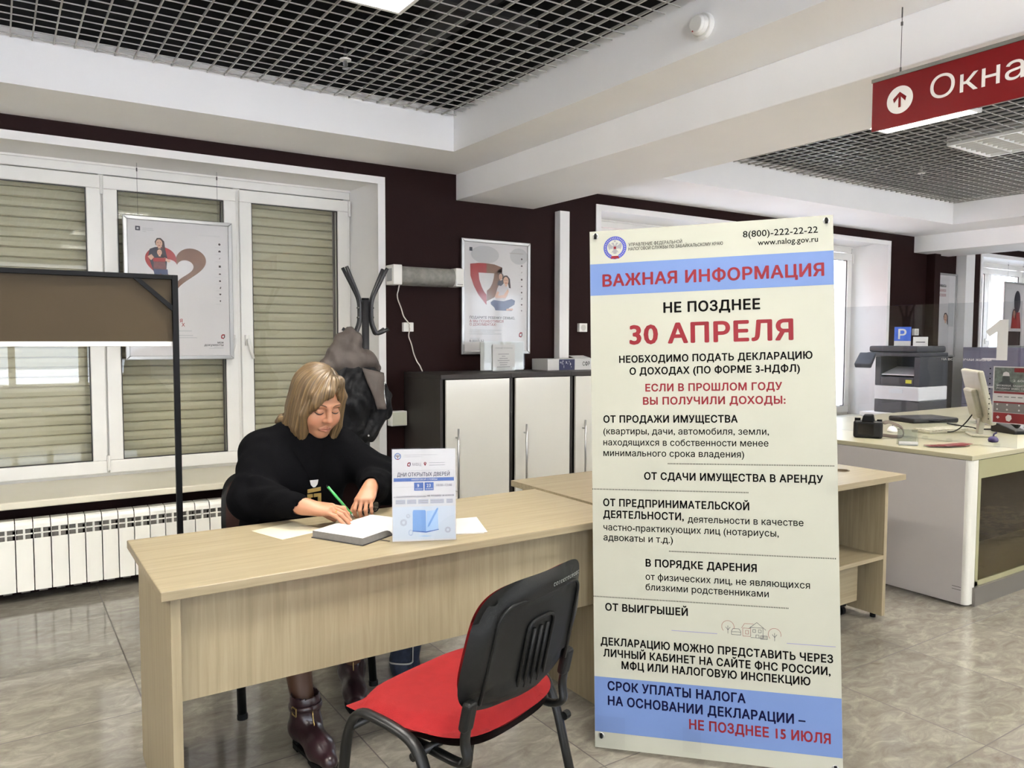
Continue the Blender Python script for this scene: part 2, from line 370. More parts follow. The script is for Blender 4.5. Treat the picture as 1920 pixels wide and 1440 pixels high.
window('window_1', -1.98, 2.205, -1.94, 2.12, [(-1.90, -1.08), (-1.07, -.27), (-.26, .547), (.556, 1.33), (1.35, 2.098)], [None, None, None, 'r', 'l'], True)
window('window_2', 4.037, 8.19, 4.09, 8.10, [(4.13, 4.92), (4.93, 5.72), (5.73, 6.52), (6.53, 7.30), (7.31, 8.07)], [None, 'r', None, None, 'l'])
window('window_3', 10.15, 14.1, 10.2, 14.0, [(10.24, 11.15), (11.16, 12.1), (12.11, 13.05), (13.06, 13.97)], ['r', None, None, None])
# outside: snowy yard and a pink house across it
struct(MB().box(-60, 70, -60, 70, -1.3, -1.1), 'ground', mat('snowy_yard', rgb(214, 216, 222), .9, var=.06, vscale=.5))
struct(MB().box(-4, 11.2, 9.5, 12, -1.2, 5.6), 'outside_wall', mat('pink_plaster', rgb(170, 128, 122), .9, var=.05, vscale=2))
struct(MB().box(X0-.3, X1+.3, Y0-.3, 5.4, 3.36, 15), 'outside_shading_storeys', mat('grey_plaster', rgb(190, 186, 180), .9, var=.04, vscale=1))  # unseen upper storeys added to keep the sun off the north yard
M_brown_branch = mat('bare_branch', rgb(92, 78, 70), .9)
for i, (tx, ty) in enumerate(((14.6, 12.5), (17.5, 15.5), (21.0, 12.5))):
    b = MB(); rnd = random.Random(20+i)
    def br(p, d, r, L, k):
        q = p+d*L; b.tube([p, (p+q)/2+Vector((rnd.uniform(-.05, .05),)*3)*L, q], [r, r*.8, r*.55], n=5)
        if k:
            for _ in range(4): 
                e = (d+Vector((rnd.uniform(-.9, .9), rnd.uniform(-.9, .9), rnd.uniform(-.3, .7)))).normalized(); br(p+d*L*rnd.uniform(.45, 1), e, r*.5, L*.68, k-1)
    br(Vector((tx, ty, -1.12)), Vector((0, 0, 1)), .11, 2.2, 4)
    single(b, 'bare_tree', M_brown_branch, ['leafless tree outside the far window, nearest its left jamb', 'leafless tree outside the far window, standing furthest back', 'leafless tree outside the far window, rightmost of the three'][i], 'tree', 'bare trees in the yard')
# ---------------------------------------------------------------- open-cell ceiling grids and lamps
PITCH = .0855
M_lamp = mat('lamp_glow', rgb(255, 250, 240), .5, emit=((1, .965, .915, 1), LAMP))
M_lampoff = mat('lamp_unlit', rgb(150, 150, 150), .5)
M_louv = mat('lamp_louvre', rgb(214, 214, 210), .3, metal=.3)
LAMPS = [(0, 1.155, 2.755, 1), (0, 1.155, .96, 1), (0, 1.155, -.9, 1), (0, 1.155, -2.7, 1), (0, -1.41, 2.755, 1), (0, -1.41, .96, 1), (0, -1.41, -.9, 1), (0, -1.41, -2.7, 1),
         (1, 4.63, 2.70, 1), (1, 5.88, 2.65, 0), (1, 7.13, 2.65, 1), (1, 4.63, .85, 1), (1, 7.13, .85, 1), (1, 4.63, -1.0, 1), (1, 7.13, -1.0, 1), (1, 5.88, -2.8, 1),
         (2, 11.2, 2.2, 1), (2, 12.9, 2.2, 1), (2, 12, -.5, 1)]
GX = [.096, 3.85, 9.85]; GY = [4.257, 4.12, 4.12]
for ci, c in enumerate(COF):
    rects = []
    for k, x, y, on in LAMPS:
        if k == ci: rects.append((x-.30, x+.30, y-.30, y+.30))
    b = MB(); g0, g1 = 2.745, 2.782; t = .0035
    def bars(lo, hi, cuts):
        seg = [(lo, hi)]
        for a, d in cuts:
            ns = []
            for s, e in seg:
                if d <= s or a >= e: ns.append((s, e)); continue
                if a > s: ns.append((s, a))
                if d < e: ns.append((d, e))
            seg = ns
        return seg
    ex = .012
    n0 = math.floor((GX[ci]-c[0])/PITCH); x = GX[ci]-n0*PITCH
    while x < c[1]-.01:
        for s, e in bars(c[2]+ex, c[3]-ex, [(r[2], r[3]) for r in rects if r[0]-.004 < x < r[1]+.004]): b.box(x-.003, x+.003, s, e, g0, g0+.011)
        x += PITCH
    n0 = math.floor((GY[ci]-c[2])/PITCH); y = GY[ci]-n0*PITCH
    while y < c[3]-.01:
        for s, e in bars(c[0]+ex, c[1]-ex, [(r[0], r[1]) for r in rects if r[2]-.004 < y < r[3]+.004]): b.box(s, e, y-.0022, y+.0022, g0+.0008, g0+.0052)
        y += PITCH
    struct(b, ['ceiling_grid', 'ceiling_grid.001', 'ceiling_grid.002'][ci], M_grid)
M_lampf = mat('lamp_frame', rgb(225, 225, 222), .4)
lab = ['lit square ceiling lamp in the grid above the woman, cut by the top edge of the photo', 'lit square ceiling lamp above the red sign', 'unlit square ceiling lamp with open louvre beyond the red sign']
def lamp(x, y, on, label):
    r = root('ceiling_lamp', label, 'lamp', (x, y, 2.73), group='square ceiling lamps')
    f = MB(); z0, z1 = 2.73, 2.785; h = .2985
    f.box(x-h, x+h, y-h, y-h+.018, z0, z1); f.box(x-h, x+h, y+h-.018, y+h, z0, z1); f.box(x-h, x-h+.018, y-h+.018, y+h-.018, z0, z1); f.box(x+h-.018, x+h, y-h+.018, y+h-.018, z0, z1)
    f.box(x-h, x+h, y-h, y+h, z1, z1+.012); f.build('lamp_frame', M_lampf, r)
    h2 = h-.019; l = MB()
    for k in range(4):                                 # V-section louvre blades, two ways
        for ax in (0, 1):
            pass
    for k in range(1, 4):
        u = -h2+2*h2*k/4
        l.prism([(x-h2, y+u-.002, z0+.004), (x-h2, y+u+.002, z0+.004), (x-h2, y+u+.009, z0+.020), (x-h2, y+u-.009, z0+.020)], (2*h2, 0, 0))
    for k in range(1, 8):
        u = -h2+2*h2*k/8
        l.prism([(x+u-.001, y-h2, z0+.005), (x+u+.001, y-h2, z0+.005), (x+u+.007, y-h2, z0+.020), (x+u-.007, y-h2, z0+.020)], (0, 2*h2, 0))
    l.build('louvre', M_louv, r)
    d = MB(); d.box(x-h2, x+h2, y-h2, y+h2, z1-.014, z1-.002); d.build('tube_panel', M_lamp if on else M_lampoff, r)
for i, (k, x, y, on) in enumerate(LAMPS):
    if i == 0: L = 'lit square lamp in the ceiling grid above the woman, cut by the photo top'
    elif i == 8: L = 'lit square ceiling lamp half hidden by the red hanging sign'
    elif i == 9: L = 'unlit square ceiling lamp with open louvre, right of the red sign'
    else: L = ['lit square ceiling lamp in the front bay, out of the photo', 'lit square ceiling lamp in the middle bay, out of the photo', 'lit square ceiling lamp in the far bay, hidden behind the second beam'][k]
    lamp(x, y, on, L)
def sprinkler(x, y, label):
    r = root('sprinkler', label, 'sprinkler', (x, y, 2.69), group='fire sprinklers under the grids')
    b = MB(); b.cyl((x, y, 2.735), (x, y, 2.742), .028, n=20); b.build('rosette', M_whitep, r, smooth=False)
    b = MB(); b.cyl((x, y, 2.70), (x, y, 2.80), .008, n=10); b.cyl((x, y, 2.695), (x, y, 2.699), .015, n=12); b.tube([(x-.009, y, 2.73), (x-.011, y, 2.715), (x-.004, y, 2.70)], .002, n=6); b.tube([(x+.009, y, 2.73), (x+.011, y, 2.715), (x+.004, y, 2.70)], .002, n=6)
    b.build('nozzle', M_chrome, r)
sprinkler(1.467, 3.705, 'small white fire sprinkler hanging from the front ceiling grid')
sprinkler(6.35, 3.55, 'small fire sprinkler below the far ceiling grid, right of the banner')
# smoke detector on the coffer side
r = root('smoke_detector', 'round white smoke detector on the white ceiling step above the banner', 'smoke detector', (2.41, 2.25, 2.63))
MB().cyl((2.409, 2.25, 2.63), (2.388, 2.25, 2.63), .052, .050, n=28).build('base', M_whitep, r, bevel=.004)
b = MB(); b.cyl((2.388, 2.25, 2.63), (2.366, 2.25, 2.63), .041, .039, n=28); b.cyl((2.366, 2.25, 2.63), (2.354, 2.25, 2.63), .039, .033, n=28); b.build('sensor_head', M_whitep, r, bevel=.003)
MB().cyl((2.355, 2.263, 2.604), (2.352, 2.263, 2.604), .003, n=8).build('indicator', mat('red_dot', rgb(150, 40, 36), .3), r)
# a few dark ducts inside the void
b = MB()
for x in (-.9, .35, 2.0): b.cyl((x, -3.8, 3.05), (x, 4.2, 3.05), .09, n=14)
b.cyl((-2.1, 3.3, 2.95), (2.3, 3.3, 2.95), .05, n=12); b.cyl((-2.1, 1.2, 2.93), (2.3, 1.2, 2.93), .05, n=12)
struct(b, 'ceiling_duct', mat('dark_duct', rgb(22, 22, 24), .6))
# ---------------------------------------------------------------- furniture materials
def wood(name, c1, c2, axis, rough=.42, scale=1.0):
    m = bpy.data.materials.new(name); m.use_nodes = True; n = m.node_tree.nodes; l = m.node_tree.links; b = n['Principled BSDF']
    t = n.new('ShaderNodeTexCoord'); mp = n.new('ShaderNodeMapping'); l.new(t.outputs['Object'], mp.inputs[0])
    sc = [26*scale]*3; sc['xyz'.index(axis)] = 1.1*scale; mp.inputs['Scale'].default_value = sc
    nz = n.new('ShaderNodeTexNoise'); nz.inputs['Scale'].default_value = 2.2; nz.inputs['Detail'].default_value = 6; nz.inputs['Roughness'].default_value = .6; nz.inputs['Distortion'].default_value = .5; l.new(mp.outputs[0], nz.inputs['Vector'])
    cr = n.new('ShaderNodeValToRGB'); l.new(nz.outputs['Fac'], cr.inputs[0]); e = cr.color_ramp.elements
    e[0].position = .33; e[0].color = c1; e[1].position = .64; e[1].color = c2
    l.new(cr.outputs[0], b.inputs['Base Color']); b.inputs['Roughness'].default_value = rough; b.inputs['Specular IOR Level'].default_value = .4
    MATS[name] = m; return m
WA, WB = rgb(128, 116, 91), rgb(144, 132, 107)
M_wx = wood('pale_ash_lengthwise', WA, WB, 'x'); M_wz = wood('pale_ash_upright', WA, WB, 'z'); M_wy = wood('pale_ash_crosswise', WA, WB, 'y')
M_edge = wood('pale_ash_edging', rgb(120, 104, 74), rgb(137, 122, 93), 'x')
# ---------------------------------------------------------------- desks
def desk1():
    x0, x1, y0, y1, zt, th = .337, 1.962, 2.157, 2.783, .72, .027
    r = root('desk', 'pale ash desk the woman sits at, with a front panel and open space below', 'desk', ((x0+x1)/2, (y0+y1)/2, 0))
    MB().box(x0, x1, y0, y1, zt-th, zt).build('desktop', M_wx, r, bevel=.0025)
    for x in (x0+.028, x1-.115): MB().box(x, x+.026, y0+.035, y1-.03, 0, zt-th).build('side_panel', M_wz, r, bevel=.0015)
    MB().box(x0+.054, x1-.115, y0+.075, y0+.093, .385, zt-th).build('modesty_panel', M_wz, r)
    return r
desk1()
def desk2():
    x0, x1, y0, y1, zt, th = 1.987, 3.715, 2.105, 3.012, .72, .027
    r = root('desk', 'pale ash desk behind the banner, butted against the end of the woman\'s desk', 'desk', ((x0+x1)/2, (y0+y1)/2, 0))
    # desktop with a round cable hole near the right front corner
    cx_, cy_, rr = 3.545, 2.34, .031; n = 32; o = MB(); outer = []
    for i in range(n):
        t = 2*PI*i/n; c, s_ = math.cos(t), math.sin(t)
        k = min((x1-cx_)/c if c > 1e-6 else 9, (x0-cx_)/c if c < -1e-6 else 9, (y1-cy_)/s_ if s_ > 1e-6 else 9, (y0-cy_)/s_ if s_ < -1e-6 else 9)
        outer.append((cx_+c*k, cy_+s_*k))
    cor = [(x1, y1), (x0, y1), (x0, y0), (x1, y0)]
    for c in cor:                                          # snap the nearest ray to each corner
        j = min(range(n), key=lambda i: (outer[i][0]-c[0])**2+(outer[i][1]-c[1])**2); outer[j] = c
    inner = disc(cx_, cy_, rr, n)
    for z, fl in ((zt, False), (zt-th, True)):
        o.ring([(p[0], p[1], z) for p in outer], [(p[0], p[1], z) for p in inner])
        if not fl: o.f[-n:] = [f[::-1] for f in o.f[-n:]]
    for ring_ in (outer, inner): o.add([(p[0], p[1], zt-th) for p in ring_]+[(p[0], p[1], zt) for p in ring_], [(i, (i+1) % n, n+(i+1) % n, n+i) for i in range(n)])
    o.build('desktop', M_wx, r)
    c = MB(); c.lathe([(.028, -.03), (.031, -.03), (.031, .001), (.036, .001), (.036, .003), (.029, .003), (.029, -.028)], (cx_, cy_, zt)); c.cyl((cx_, cy_, zt-.03), (cx_, cy_, zt-.026), .03, n=24)
    c.build('cable_grommet', mat('brown_plastic', rgb(92, 76, 52), .5), r)
    for x in (x0+.03, 3.60): 
        s = MB(); s.prism([(x, y0+.035, .02), (x, y0+.035, zt-th), (x, y1-.05, zt-th), (x, y1-.05, .02)], (.026, 0, 0)); s.build('side_panel', M_wz, r, bevel=.0015)
        for yy in (y0+.09, y1-.10): MB().cyl((x+.013, yy, 0), (x+.013, yy, .021), .014, n=12).build('levelling_foot', M_black, r)
    MB().box(x0+.056, 3.60, y1-.10, y1-.082, .30, zt-th).build('modesty_panel', M_wx, r)
    # sloping inner board and hanging back board of the knee space
    s = MB(); s.prism([(2.75, 2.50, .585), (2.75, 2.20, .46), (2.75, 2.195, .478), (2.75, 2.495, .603)], (.85, 0, 0))
    s = MB(); s.box(2.75, 3.60, 2.14, 2.50, .305, .325); s.build('shelf', M_wx, r, bevel=.0015)
    return r
desk2()
def pedestal():
    x0, x1, y0, y1 = 3.02, 3.55, 2.24, 2.72
    r = root('drawer_pedestal', 'pale ash pedestal on black castors under the desk behind the banner', 'pedestal', ((x0+x1)/2, (y0+y1)/2, 0))
    MB().box(x0, x1, y0+.02, y1, .075, .30).build('carcass', M_wx, r, bevel=.002)
    d = MB().box(x0+.003, x1-.003, y0, y0+.018, .08, .297).build('drawer', M_wx, r, bevel=.002)
    h = MB(); h.tube(fillet([(3.20, y0, .21), (3.20, y0-.025, .21), (3.36, y0-.025, .21), (3.36, y0, .21)], .012), .005, n=8); h.build('handle', M_chrome, d, smooth=True)
    for x in (x0+.05, x1-.05):
        for y in (y0+.06, y1-.06):
            c = MB(); c.cyl((x-.012, y, .024), (x+.012, y, .024), .024, n=16); c.box(x-.02, x+.02, y-.018, y+.018, .046, .075); c.build('castor', M_black, r)
pedestal()
# ---------------------------------------------------------------- stacking chairs
M_red = mat('red_fabric', rgb(124, 21, 23), .85, spec=.2, var=.05, vscale=40, bump=.35, bscale=700)
M_mar = mat('brown_fabric', rgb(48, 30, 26), .85, spec=.2, var=.05, vscale=40, bump=.3, bscale=600)
M_shell = mat('black_shell', rgb(11, 12, 11), .5, spec=.28, var=.04, vscale=30, bump=.12, bscale=500)
M_tube = mat('black_tube', rgb(9, 10, 9), .4, spec=.35, var=.03)
def pad(w0, w1, dep, th, n=26, crown=.012, drop=.0, curve=0.0):
    """cushion with a rounded-trapezium outline (w0 at y=-dep/2, w1 at y=+dep/2): grid mesh, domed top and flat bottom"""
    P = []; F = []
    def pt(u, v, top):
        su, sv = u, v
        k = max(abs(u), abs(v)); ang = math.atan2(v, u) if k else 0
        e = 4.0; den = (abs(math.cos(ang))**e+abs(math.sin(ang))**e)**(1/e); rr = k/den if k else 0
        x_, y_ = rr*math.cos(ang), rr*math.sin(ang)
        wdt = (w0+(w1-w0)*(y_+1)/2)/2
        edge = (max(0, 1-rr**12))**.5
        fr = max(0, (y_-.55)/.45)
        z = (th*.5*edge+crown*(1-min(1, rr)**2)) if top else -th*.5*edge*.8
        return (x_*wdt, y_*dep/2, z-drop*fr**2+curve*(x_**2))
    for top in (1, 0):
        o = len(P)
        for i in range(n+1):
            for j in range(n+1):
                P.append(pt(-1+2*i/n, -1+2*j/n, top))
        for i in range(n):
            for j in range(n):
                a = o+i*(n+1)+j; q = (a, a+n+1, a+n+2, a+1)
                F.append(q if top else q[::-1])
    return P, F
BT = Matrix.Translation(Vector((0, -.213, .672))) @ Matrix.Rotation(R(-13), 4, 'X').inverted() @ Matrix.Rotation(R(90), 4, 'X')
def make_chair(label, fab, loc, rz, group=None, front_drop=.034):
    r = root('stacking_chair', label, 'chair', loc, rz, group)
    P, F = pad(.43, .550, .405, .056, crown=.006, drop=front_drop)
    b = MB(); b.add([(p[0], p[1]+.026, p[2]+.455+.012*(p[0]/.24)**2-.05*max(0, -p[1]-.10)) for p in P], F); b.build('seat', fab, r, local=True, smooth=True)
    P, F = pad(.40, .47, .375, .014, crown=0, drop=front_drop)
    b = MB(); b.add([(p[0], p[1]+.016, p[2]+.430+.012*(p[0]/.24)**2-.05*max(0, -p[1]-.10)) for p in P], F); b.build('seat_shell', M_shell, r, local=True, smooth=True)
    T = BT                                                  # backrest frame: x across, y up the back, z to the rear
    P, F = pad(.436, .388, .296, .026, crown=.004, curve=.028); b = MB(); b.M = T.copy()
    b.add([(p[0], p[1], -p[2]-.008) for p in P], [f[::-1] for f in F]); b.build('back_cushion', fab, r, local=True, smooth=True)
    P, F = pad(.466, .418, .326, .042, crown=.0, curve=-.028); b = MB(); b.M = T.copy()
    b.add([(p[0], p[1], p[2]+.009-(.006 if abs(p[0]) < .16 and abs(p[1]) < .11 and p[2] > 0 else 0)) for p in P], F)
    o = b.build('back_shell', M_shell, r, local=True, smooth=True)
    d = MB(); d.M = T.copy()                                # raised panel and ribs moulded in the shell
    zz = lambda x: .0275-.028*(x/.235)**2
    def ridge(pts, rad): d.tube(fillet([(x, y, zz(x)) for x, y in pts], .03, 4), rad, n=6)
    ridge([(-.172, -.125), (-.160, .085), (-.135, .112), (0, .114), (.135, .112), (.160, .085), (.172, -.125)], .0045)
    ridge([(-.052, -.115), (-.052, .050), (0, .055), (.052, .050), (.052, -.115)], .005)
    for x in (-.026, 0, .026): ridge([(x, -.125), (x, .030)], .005)
    d.build('moulded_ribs', M_shell, o, local=True, smooth=True)
    for s in (-1, 1):                                       # each side: one bent tube, front leg - seat rail - rear leg
        b = MB(); pts = [(s*.255, .222, 0), (s*.252, .165, .40), (s*.250, .130, .470), (s*.250, .02, .468), (s*.250, -.075, .452), (s*.252, -.115, .37), (s*.255, -.215, 0)]
        b.tube(fillet(pts, .055, 6), .0105, n=10, ry=.0165, up=(1, 0, 0)); b.build('side_frame', M_tube, r, local=True, smooth=True)
        for yy in (.222, -.215): MB().cyl((s*.255, yy, 0), (s*.255, yy*.998, .018), .019, n=12).build('foot_cap', M_shell, r, local=True)
        lo = T @ Vector((s*.196, -.215, .008)); hi = T @ Vector((s*.196, -.12, .004))
        b = MB(); b.tube(fillet([(s*.185, .03, .408), (s*.188, -.15, .402), (s*.192, lo.y-.012, .418), lo, hi], .05, 6), .010, n=10, ry=.015, up=(1, 0, 0)); b.build('back_support', M_tube, r, local=True, smooth=True)
        b = MB(); b.M = T.copy(); b.box(s*.196-.018, s*.196+.018, -.185, -.11, -.008, .016); b.build('support_sleeve', M_shell, r, local=True, bevel=.009, seg=3)
    b = MB(); b.tube([(-.25, .150, .420), (.25, .150, .420)], .010, n=10); b.build('cross_bar', M_tube, r, local=True, smooth=True)
    b = MB(); b.tube([(-.25, -.06, .412), (.25, -.06, .412)], .010, n=10); b.build('cross_bar', M_tube, r, local=True, smooth=True)
    for s in (-1, 1): MB().cyl((s*.262, -.135, .335), (s*.282, -.135, .335), .012, n=12).build('stacking_stud', M_shell, r, local=True)
    return r
red = make_chair('red fabric stacking chair with black back shell, standing in front of the desk', M_red, (.992, 1.722, 0), R(18.6))
brn = make_chair('dark brown fabric stacking chair with black legs that the woman sits on', M_mar, (.962, 3.06, 0), PI)
# faint moulded lettering row on the back shell
sh = [c for c in red.children if c.name.startswith('back_shell')][0]
T = BT
d = MB()
for k in range(12):
    x = .018+k*.0105; P = [T @ Vector((x+.0034*math.cos(t), .132+.0045*math.sin(t), .0300-.028*(x/.235)**2)) for t in np.linspace(.8, 5.6, 8)]
    d.tube(P, .0008, n=4)
d.build('embossed_lettering', mat('worn_grey', rgb(96, 98, 96), .5), sh, local=True)
# ---------------------------------------------------------------- cabinets along the wall
M_carc = mat('black_brown_laminate', rgb(36, 31, 29), .5, spec=.4, var=.12, vscale=18, stretch=(1, 1, .12))
M_gloss = mat('white_gloss_door', rgb(202, 200, 191), .12, spec=.5, coat=.3)
def cabinet(x0, x1, label, hx):
    y0, y1, zt = 4.37, 4.895, 1.15
    r = root('storage_cabinet', label, 'cabinet', ((x0+x1)/2, (y0+y1)/2, 0), group='low cabinets along the maroon wall')
    c = MB(); c.box(x0, x0+.02, y0, y1, .05, zt-.03); c.box(x1-.02, x1, y0, y1, .05, zt-.03); c.box(x0, x1, y1-.01, y1, .05, zt-.03); c.box(x0, x1, y0, y1, .03, .07); c.box(x0+.02, x1-.02, y0+.03, y1, 0, .05)
    c.build('carcass', M_carc, r)
    MB().box(x0, x1, y0-.012, y1, zt-.03, zt).build('top_board', M_carc, r, bevel=.002)
    d = MB().box(x0+.034, x1-.016, y0-.018, y0-.001, .075, zt-.034).build('door', M_gloss, r, bevel=.0015)
    h = MB(); h.cyl((hx, y0-.05, .34), (hx, y0-.05, .805), .0065, n=10)
    for z in (.40, .745): h.cyl((hx, y0-.05, z), (hx, y0-.017, z), .005, n=8)
    h.build('handle', M_chrome, d, smooth=True)
cabinet(2.342, 2.872, 'low black cabinet with a white gloss door, its dark side facing the coat rack', 2.447)
cabinet(2.874, 3.382, 'low black cabinet with white gloss door under the flyer holder, middle of the row', 2.975)
cabinet(3.384, 3.90, 'low black cabinet with white gloss door, half hidden by the banner edge', 3.483)
# ---------------------------------------------------------------- radiator under the sill
M_rad = mat('white_radiator_enamel', rgb(223, 221, 211), .35, var=.01)
M_radd = mat('grey_radiator_core', rgb(120, 116, 108), .5)
r = root('radiator', 'white sectional heating radiator under the window sill behind the desk', 'radiator', (.35, 4.77, 0))
def section(x):
    y0 = 4.715; b = MB(); w_ = .0775
    b.box(x+.002, x+w_, y0, y0+.006, .062, .335)                                        # front fin
    prof = [(y0, .388), (y0+.002, .408), (y0+.010, .424), (y0+.024, .432), (y0+.075, .434), (y0+.075, .426), (y0+.026, .424), (y0+.016, .418), (y0+.008, .404), (y0+.006, .388)]
    b.prism([(x+.002, p[0], p[1]) for p in prof], (w_-.002, 0, 0))                      # curved hood
    b.box(x+.035, x+.045, y0+.002, y0+.03, .33, .39); b.box(x+.002, x+w_, y0+.002, y0+.008, .358, .365)      # cross web of the slot
    b.box(x+.002, x+.0045, y0, y0+.06, .062, .39)
    b.box(x+.020, x+.060, y0+.035, y0+.078, .045, .43, 1); b.box(x+.008, x+w_-.008, y0+.028, y0+.032, .07, .42, 1)
    b.cyl((x, y0+.055, .39), (x+w_+.002, y0+.055, .39), .02, n=12, m=1); b.cyl((x, y0+.055, .095), (x+w_+.002, y0+.055, .095), .02, n=12, m=1)
    return b.build('radiator_section', [M_rad, M_radd], r, bevel=.002)
for k in range(20): section(-.345+k*.0797)
b = MB(); b.cyl((1.25, 4.77, .39), (1.32, 4.77, .39), .013, n=12); b.cyl((1.32, 4.77, .39), (1.32, 4.77, .0), .012, n=12)
for x in (-.1, 1.0): b.box(x-.01, x+.01, 4.79, 4.898, .38, .40)
b.build('pipe', M_rad, r)
# ---------------------------------------------------------------- board on black stand
M_hard = mat('olive_hardboard', rgb(54, 42, 21), .6, spec=.3, var=.03, vscale=3)
r = root('display_board', 'black framed stand with a brown hardboard panel, left of the woman', 'board stand', (.1, 3.4, 0))
y = 3.4
MB().box(-.55, .607, y-.003, y+.009, 1.362, 1.618).build('panel', [M_hard], r)
MB().box(-.55, .60, y-.006, y+.012, 1.345, 1.364).build('white_rail', M_whitep, r, bevel=.002)
f = MB(); f.box(-.60, .618, y-.024, y-.006, 1.612, 1.631); f.build('top_rail', M_black, r, bevel=.002)
for x in (.597, -.60): MB().box(x, x+.022, y-.026, y-.004, 0.02, 1.631).build('pole', M_black, r, bevel=.002)
f = MB(); f.prism([(.446, y-.022, 1.622), (.470, y-.022, 1.622), (.606, y-.022, 1.502), (.606, y-.022, 1.478)], (0, .014, 0)); f.build('corner_brace', M_black, r)
f = MB(); f.prism([(-.43, y-.022, 1.622), (-.454, y-.022, 1.622), (-.59, y-.022, 1.502), (-.59, y-.022, 1.478)], (0, .014, 0)); f.build('corner_brace', M_black, r)
for x in (.608, -.589): MB().box(x-.012, x+.012, y-.28, y+.25, 0, .022).build('foot', M_black, r, bevel=.002)
# ---------------------------------------------------------------- coat rack
M_rack = mat('dark_grey_tube', rgb(44, 44, 46), .38, spec=.5, metal=.3)
cx_, cy_ = 1.79, 4.25
r = root('coat_rack', 'dark grey metal coat rack in front of the window jamb', 'coat rack', (cx_, cy_, 0))
b = MB(); b.cyl((cx_, cy_, .02), (cx_, cy_, 1.60), .021, n=20); b.build('pole', M_rack, r, smooth=True)
MB().cyl((cx_, cy_, 1.60), (cx_, cy_, 1.612), .0215, n=20).build('pole_cap', M_black, r)
for a in (14, 150, 194, 330):
    u = Vector((math.cos(R(a)), math.sin(R(a))*1.0, 0)); q = Vector((cx_, cy_, 0)); o_ = q+u*.036
    pts = [q+u*.128+Vector((0, 0, 1.785)), q+u*.080+Vector((0, 0, 1.69)), o_+Vector((0, 0, 1.60)), o_+Vector((0, 0, 1.47)), o_+u*.03+Vector((0, 0, 1.405)), q+u*.09+Vector((0, 0, 1.412)), q+u*.132+Vector((0, 0, 1.435))]
    h = MB(); h.tube(fillet(pts, .045, 6), .0105, n=10); ho = h.build('hook', M_rack, r, smooth=True)
    s = MB()
    for z in (1.50, 1.555): s.cyl(o_+u*.008+Vector((0, 0, z)), o_+u*.0135+Vector((0, 0, z)), .005, n=8)
    s.build('screw', M_screw, ho)
for a in (45, 135, 225, 315):
    u = Vector((math.cos(R(a)), math.sin(R(a)), 0)); q = Vector((cx_, cy_, 0))
    MB().tube(fillet([q+u*.02+Vector((0, 0, .30)), q+u*.06+Vector((0, 0, .10)), q+u*.20+Vector((0, 0, .012)), q+u*.22+Vector((0, 0, .011))], .06, 6), .0105, n=8).build('leg', M_rack, r, smooth=True)
# ---------------------------------------------------------------- wall-mounted things
r = root('air_purifier', 'white wall-mounted air purifier with grey mesh tube, left of the wall poster', 'air purifier', (2.50, 4.84, 1.735))
x0, x1, z0, z1 = 2.212, 2.752, 1.738, 1.872
MB().box(x0, x0+.065, 4.775, 4.90, z0, z1).build('end_cap', M_whitep, r, bevel=.006)
MB().box(x1-.065, x1, 4.775, 4.90, z0+.004, z1-.002).build('end_cap', M_whitep, r, bevel=.006)
MB().box(x0-.003, x0, 4.80, 4.875, z0+.025, z1-.025).build('side_vent', mat('grey_vent', rgb(150, 152, 152), .5), r)
M_mesh = mat('mottled_grey_mesh', rgb(122, 120, 114), .6, var=.22, vscale=26, bump=.2, bscale=300)
b = MB(); n = 24; pf = [(4.90, z0+.004)]+[(4.835-.056*math.cos(t), (z0+z1)/2-.062*math.cos(t+PI/2)*-1) for t in np.linspace(-PI/2, PI/2, n)]+[(4.90, z1-.004)]
b.prism([(x0+.064, p[0], p[1]) for p in pf], (x1-x0-.128, 0, 0)); b.build('mesh_tube', M_mesh, r)
MB().box(x1-.055, x1-.010, 4.774, 4.775, z0+.018, z0+.021).build('badge_line', M_black, r)
M_cord = mat('white_cord', rgb(222, 216, 206), .5)
pts = [(2.28, 4.83, 1.738), (2.283, 4.868, 1.70), (2.30, 4.885, 1.62), (2.34, 4.885, 1.53), (2.362, 4.84, 1.47), (2.365, 4.852, 1.455), (2.375, 4.885, 1.40), (2.40, 4.888, 1.31), (2.45, 4.885, 1.20), (2.465, 4.86, 1.152)]
b = MB(); q = fillet(pts, .05, 5)
b.tube([p+Vector((.004*math.sin(i*.7), 0, 0)) for i, p in enumerate(q)], .0042, n=6); single(b, 'power_cord', M_cord, 'thin white power cord running from the air purifier past the switch to the cabinet', 'cord', smooth=True)
def wall_switch(x, z, wd, label, cat, nm, y=4.9, round_=False):
    r = root(nm, label, cat, (x, y, z-wd/2))
    MB().box(x-wd/2, x+wd/2, y-.03, y, z-wd*.42, z+wd*.42).build('plate', M_whitep, r, bevel=.003)
    if round_: MB().cyl((x, y-.031, z), (x, y-.027, z), wd*.30, n=20).build('socket', mat('socket_grey', rgb(196, 192, 184), .5), r)
    else: MB().box(x-wd*.02, x+wd*.34, y-.036, y-.03, z-wd*.28, z+wd*.28).build('rocker', M_whitep, r, bevel=.002)
wall_switch(2.368, 1.458, .075, 'small white switch box under the air purifier, with the cord over it', 'switch', 'wall_switch')
wall_switch(3.897, 1.47, .08, 'small white wall socket left of the banner top', 'socket', 'wall_socket', round_=True)
wall_switch(8.72, 1.47, .09, 'small white wall socket on the far maroon wall beyond the screen', 'socket', 'wall_socket', round_=True)
r = root('junction_box', 'white box low on the maroon wall between window jamb and cabinets', 'junction box', (2.276, 4.86, .785))
MB().box(2.218, 2.336, 4.835, 4.90, .785, .885).build('housing', M_whitep, r, bevel=.004)
MB().box(2.224, 2.330, 4.829, 4.835, .791, .879).build('lid', mat('aged_plastic', rgb(206, 206, 188), .4), r, bevel=.003)
